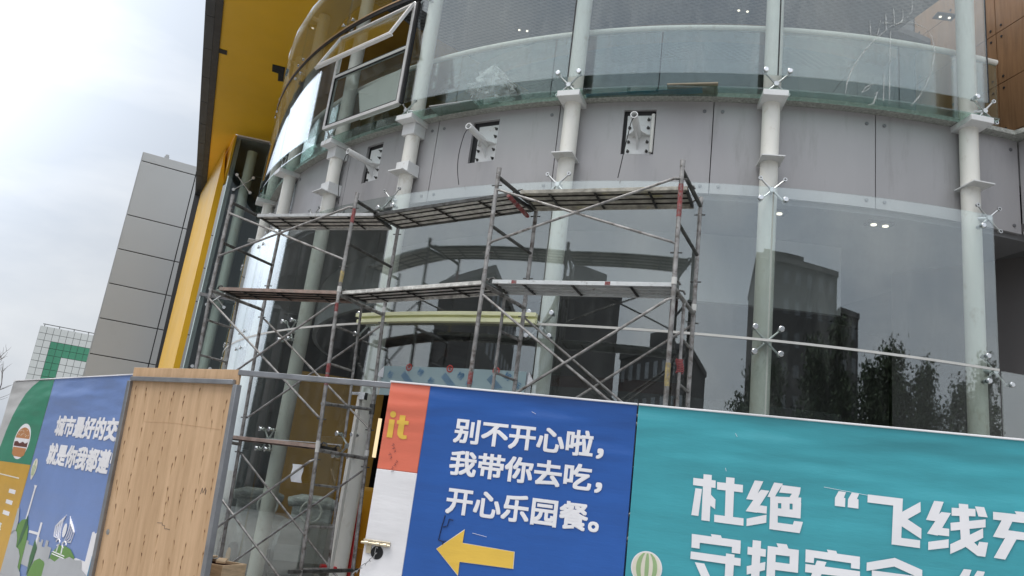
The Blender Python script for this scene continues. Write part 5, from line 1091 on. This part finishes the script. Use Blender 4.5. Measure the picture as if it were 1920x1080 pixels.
# wrapped ride-on cars behind the glass
def ride(x, y, rz, label, acc):
    t_ = thing('ride_car', label, 'ride car', (x, y, -1.4), (0, 0, rz), 'wrapped ride cars behind the glass')
    mb = MB(); prof = [(-0.75, 0.12), (-0.78, 0.45), (-0.62, 0.72), (-0.30, 0.80), (0.05, 0.78), (0.35, 0.62), (0.70, 0.50), (0.80, 0.30), (0.76, 0.12)]
    rings = []
    for yy, k in ((-0.42, 0.86), (-0.36, 0.97), (-0.15, 1.0), (0.15, 1.0), (0.36, 0.97), (0.42, 0.86)): rings.append([Vector((px * k, yy, 0.12 + (pz - 0.12) * k)) for px, pz in prof])
    mb.rings(rings, True, True); mb.build('body', 'car_shell', t_, local=True)
    mb = MB(); mb.path([(-0.62, -0.38, 1.02), (-0.60, -0.2, 1.06), (-0.60, 0.2, 1.06), (-0.62, 0.38, 1.02)], [0.07, 0.095, 0.095, 0.07], 14); mb.build('wrapped_roll', 'plastic_wrap', t_, local=True)
    mb = MB(); mb.box((-0.62, 0, 0.88), (0.10, 0.62, 0.26)); mb.build('seat_back', 'plastic_wrap', t_, local=True, bev=0.04)
    for sx in (-0.48, 0.50):
        for sy in (-1, 1):
            mb = MB(); mb.cyl((sx, sy * 0.40, 0.20), (sx, sy * 0.50, 0.20), 0.20, 28); w = mb.build('wheel', 'black_rubber', t_, local=True, bev=0.02)
            q = MB(); q.cyl((sx, sy * 0.50, 0.20), (sx, sy * 0.515, 0.20), 0.12, 20); q.build('hub', acc, w, local=True)
    mb = MB(); mb.path([(0.12 + 0.02 * k, 0.15 * cos(2 * pi * k / 14), 0.92 + 0.15 * sin(2 * pi * k / 14)) for k in range(15)] if False else [(0.10, 0.15 * cos(2 * pi * k / 14), 0.93 + 0.15 * sin(2 * pi * k / 14)) for k in range(15)], 0.016, 8); mb.cyl((0.10, 0, 0.93), (0.28, 0, 0.66), 0.02, 8); mb.build('steering_wheel', 'white_band', t_, local=True)
    return t_
ride(-3.30, 12.55, rad(-62), 'ride-on car wrapped in clear plastic, seen low behind the left glass', 'car_orange')
ride(-2.50, 12.05, rad(-80), 'ride-on car with a white steering wheel nearest the doorway', 'white_band')

# ================================================================== TREES, AND WHAT THE GLASS REFLECTS
def tree(name, x, y, h, crown, label, group=None, seed=1, bare=False):
    rnd = random.Random(seed); t_ = thing(name, label, 'tree', (x, y, -E), group=group)
    mb = MB(); mb.path([(0, 0, 0), (0.04 * h * 0.2, 0, h * 0.25), (0, 0.02 * h, h * 0.5), (0.02 * h, 0, h * 0.85)], [0.028 * h, 0.022 * h, 0.016 * h, 0.006 * h], 10)
    tips = []
    def limb(p, d, l, r, n):
        pts = [p]; q = Vector(p)
        for k in range(3): d = (d + Vector((rnd.uniform(-.25, .25), rnd.uniform(-.25, .25), rnd.uniform(0, .2)))).normalized(); q = q + d * l / 3; pts.append(q)
        mb.path(pts, [r, r * 0.8, r * 0.6, r * 0.35], 6)
        if n > 0:
            for k in range(4): limb(pts[rnd.choice((1, 2, 3))], (d + Vector((rnd.uniform(-.9, .9), rnd.uniform(-.9, .9), rnd.uniform(-.2, .6)))).normalized(), l * 0.6, r * 0.45, n - 1)
        else: tips.append(q)
    for k in range(9):
        a = k * 2.4; z = h * (0.28 + 0.06 * k); limb((0, 0, z), Vector((cos(a), sin(a), 0.55)).normalized(), crown * (0.9 - 0.05 * k), 0.009 * h, 2)
    mb.build('trunk', 'bark', t_, local=True)
    if not bare:
        q = MB()
        for tp_ in tips:
            for k in range(60):
                c = Vector(tp_) + Vector((rnd.gauss(0, 1), rnd.gauss(0, 1), rnd.gauss(0, 0.9))) * crown * 0.17; s = h * 0.016 * rnd.uniform(0.6, 1.3)
                a = Vector((rnd.uniform(-1, 1), rnd.uniform(-1, 1), rnd.uniform(-1, 1))).normalized(); bb = a.cross(Vector((rnd.uniform(-1, 1), rnd.uniform(-1, 1), rnd.uniform(-1, 1)))).normalized()
                i = len(q.v); q.v += [c - a * s, c + bb * s * 0.5, c + a * s, c - bb * s * 0.5]; q.face((i, i + 1, i + 2, i + 3))
        q.build('crown', 'leaf', t_, local=True)
    return t_
tree('bare_tree', -38.2, 58.5, 8.0, 3.0, 'bare winter tree beyond the left end of the city hoarding', None, 4, True)
tree('street_tree', 5.0, -22.0, 10.0, 2.6, 'leafy street tree mirrored left of the right steel columns', 'street trees mirrored in the glass', 11)
tree('street_tree', 17.0, -19.0, 10.8, 2.9, 'leafy street tree mirrored right of the dark tower in the glass', 'street trees mirrored in the glass', 12)
tree('street_tree', 20.5, -17.5, 9.6, 2.7, 'shorter street tree mirrored in the glass next to the tower', 'street trees mirrored in the glass', 13)
tree('street_tree', 25.0, -13.0, 9.5, 2.8, 'street tree mirrored at the far right edge of the glass', 'street trees mirrored in the glass', 14)
tree('street_tree', 12.5, -24.0, 13.0, 3.0, 'tall street tree mirrored against the dark tower', 'street trees mirrored in the glass', 15)
def block(name, c, w, d, h, rz, label, floors, bays, mat='block_dark', extra=None, win='block_window'):
    t_ = thing(name, label, 'building', (c[0], c[1], -E), (0, 0, rz))
    mb = MB(); mb.box((0, 0, h / 2), (w, d, h)); mb.build('wall', mat, t_, local=True)
    mb = MB(); mb.box((0, 0, h + 0.25), (w + 0.5, d + 0.5, 0.5)); mb.build('parapet', 'block_grey', t_, local=True)
    q = MB(); fh = h / floors; bw = w / bays
    for f in range(floors):
        for k in range(bays):
            for s in (-1, 1): q.box((-w / 2 + bw * (k + 0.5), s * (d / 2 + 0.02), fh * (f + 0.55)), (bw * 0.45, 0.08, fh * 0.45))
    wo_ = q.build('windows', win, t_, local=True); wo_['kind'] = 'stuff'
    if extra:
        for (x, z, ww, hh) in extra: mb = MB(); mb.box((x, 0, z + hh / 2), (ww, d * 0.6, hh)); mb.build('roof_house', mat, t_, local=True)
    return t_
block('tower_block', (13.5, -62, 0), 19, 14, 25.5, rad(-6), 'dark tower block mirrored between the two right columns', 9, 7, 'block_dark', [(-3, 25.5, 10, 2.0)])
block('tower_block', (25.5, -60, 0), 4.5, 12, 21.5, rad(-6), 'slim lower block mirrored against the right side of the dark tower', 7, 2, 'block_dark')
block('apartment_block', (-14, -50, 0), 15, 12, 14.5, rad(10), 'apartment block mirrored behind the right scaffold bay', 5, 8, 'block_grey', [(0, 14.5, 4, 2.4)], 'flat_window')
block('apartment_block', (-31, -40, 0), 16, 12, 18, rad(40), 'taller apartment block mirrored behind the middle scaffold bay', 6, 8, 'block_grey', [(3, 18, 5, 2.6)], 'flat_window')
block('apartment_block', (-42, -20, 0), 16, 12, 16, rad(62), 'apartment block mirrored in the glass over the doorway', 5, 8, 'block_grey', None, 'flat_window')
block('side_block', (-30.5, 15.5, 0), 17, 10, 24, rad(82), 'dark block mirrored in the left curve of the glass', 8, 10, 'block_dark', None, 'block_grey')
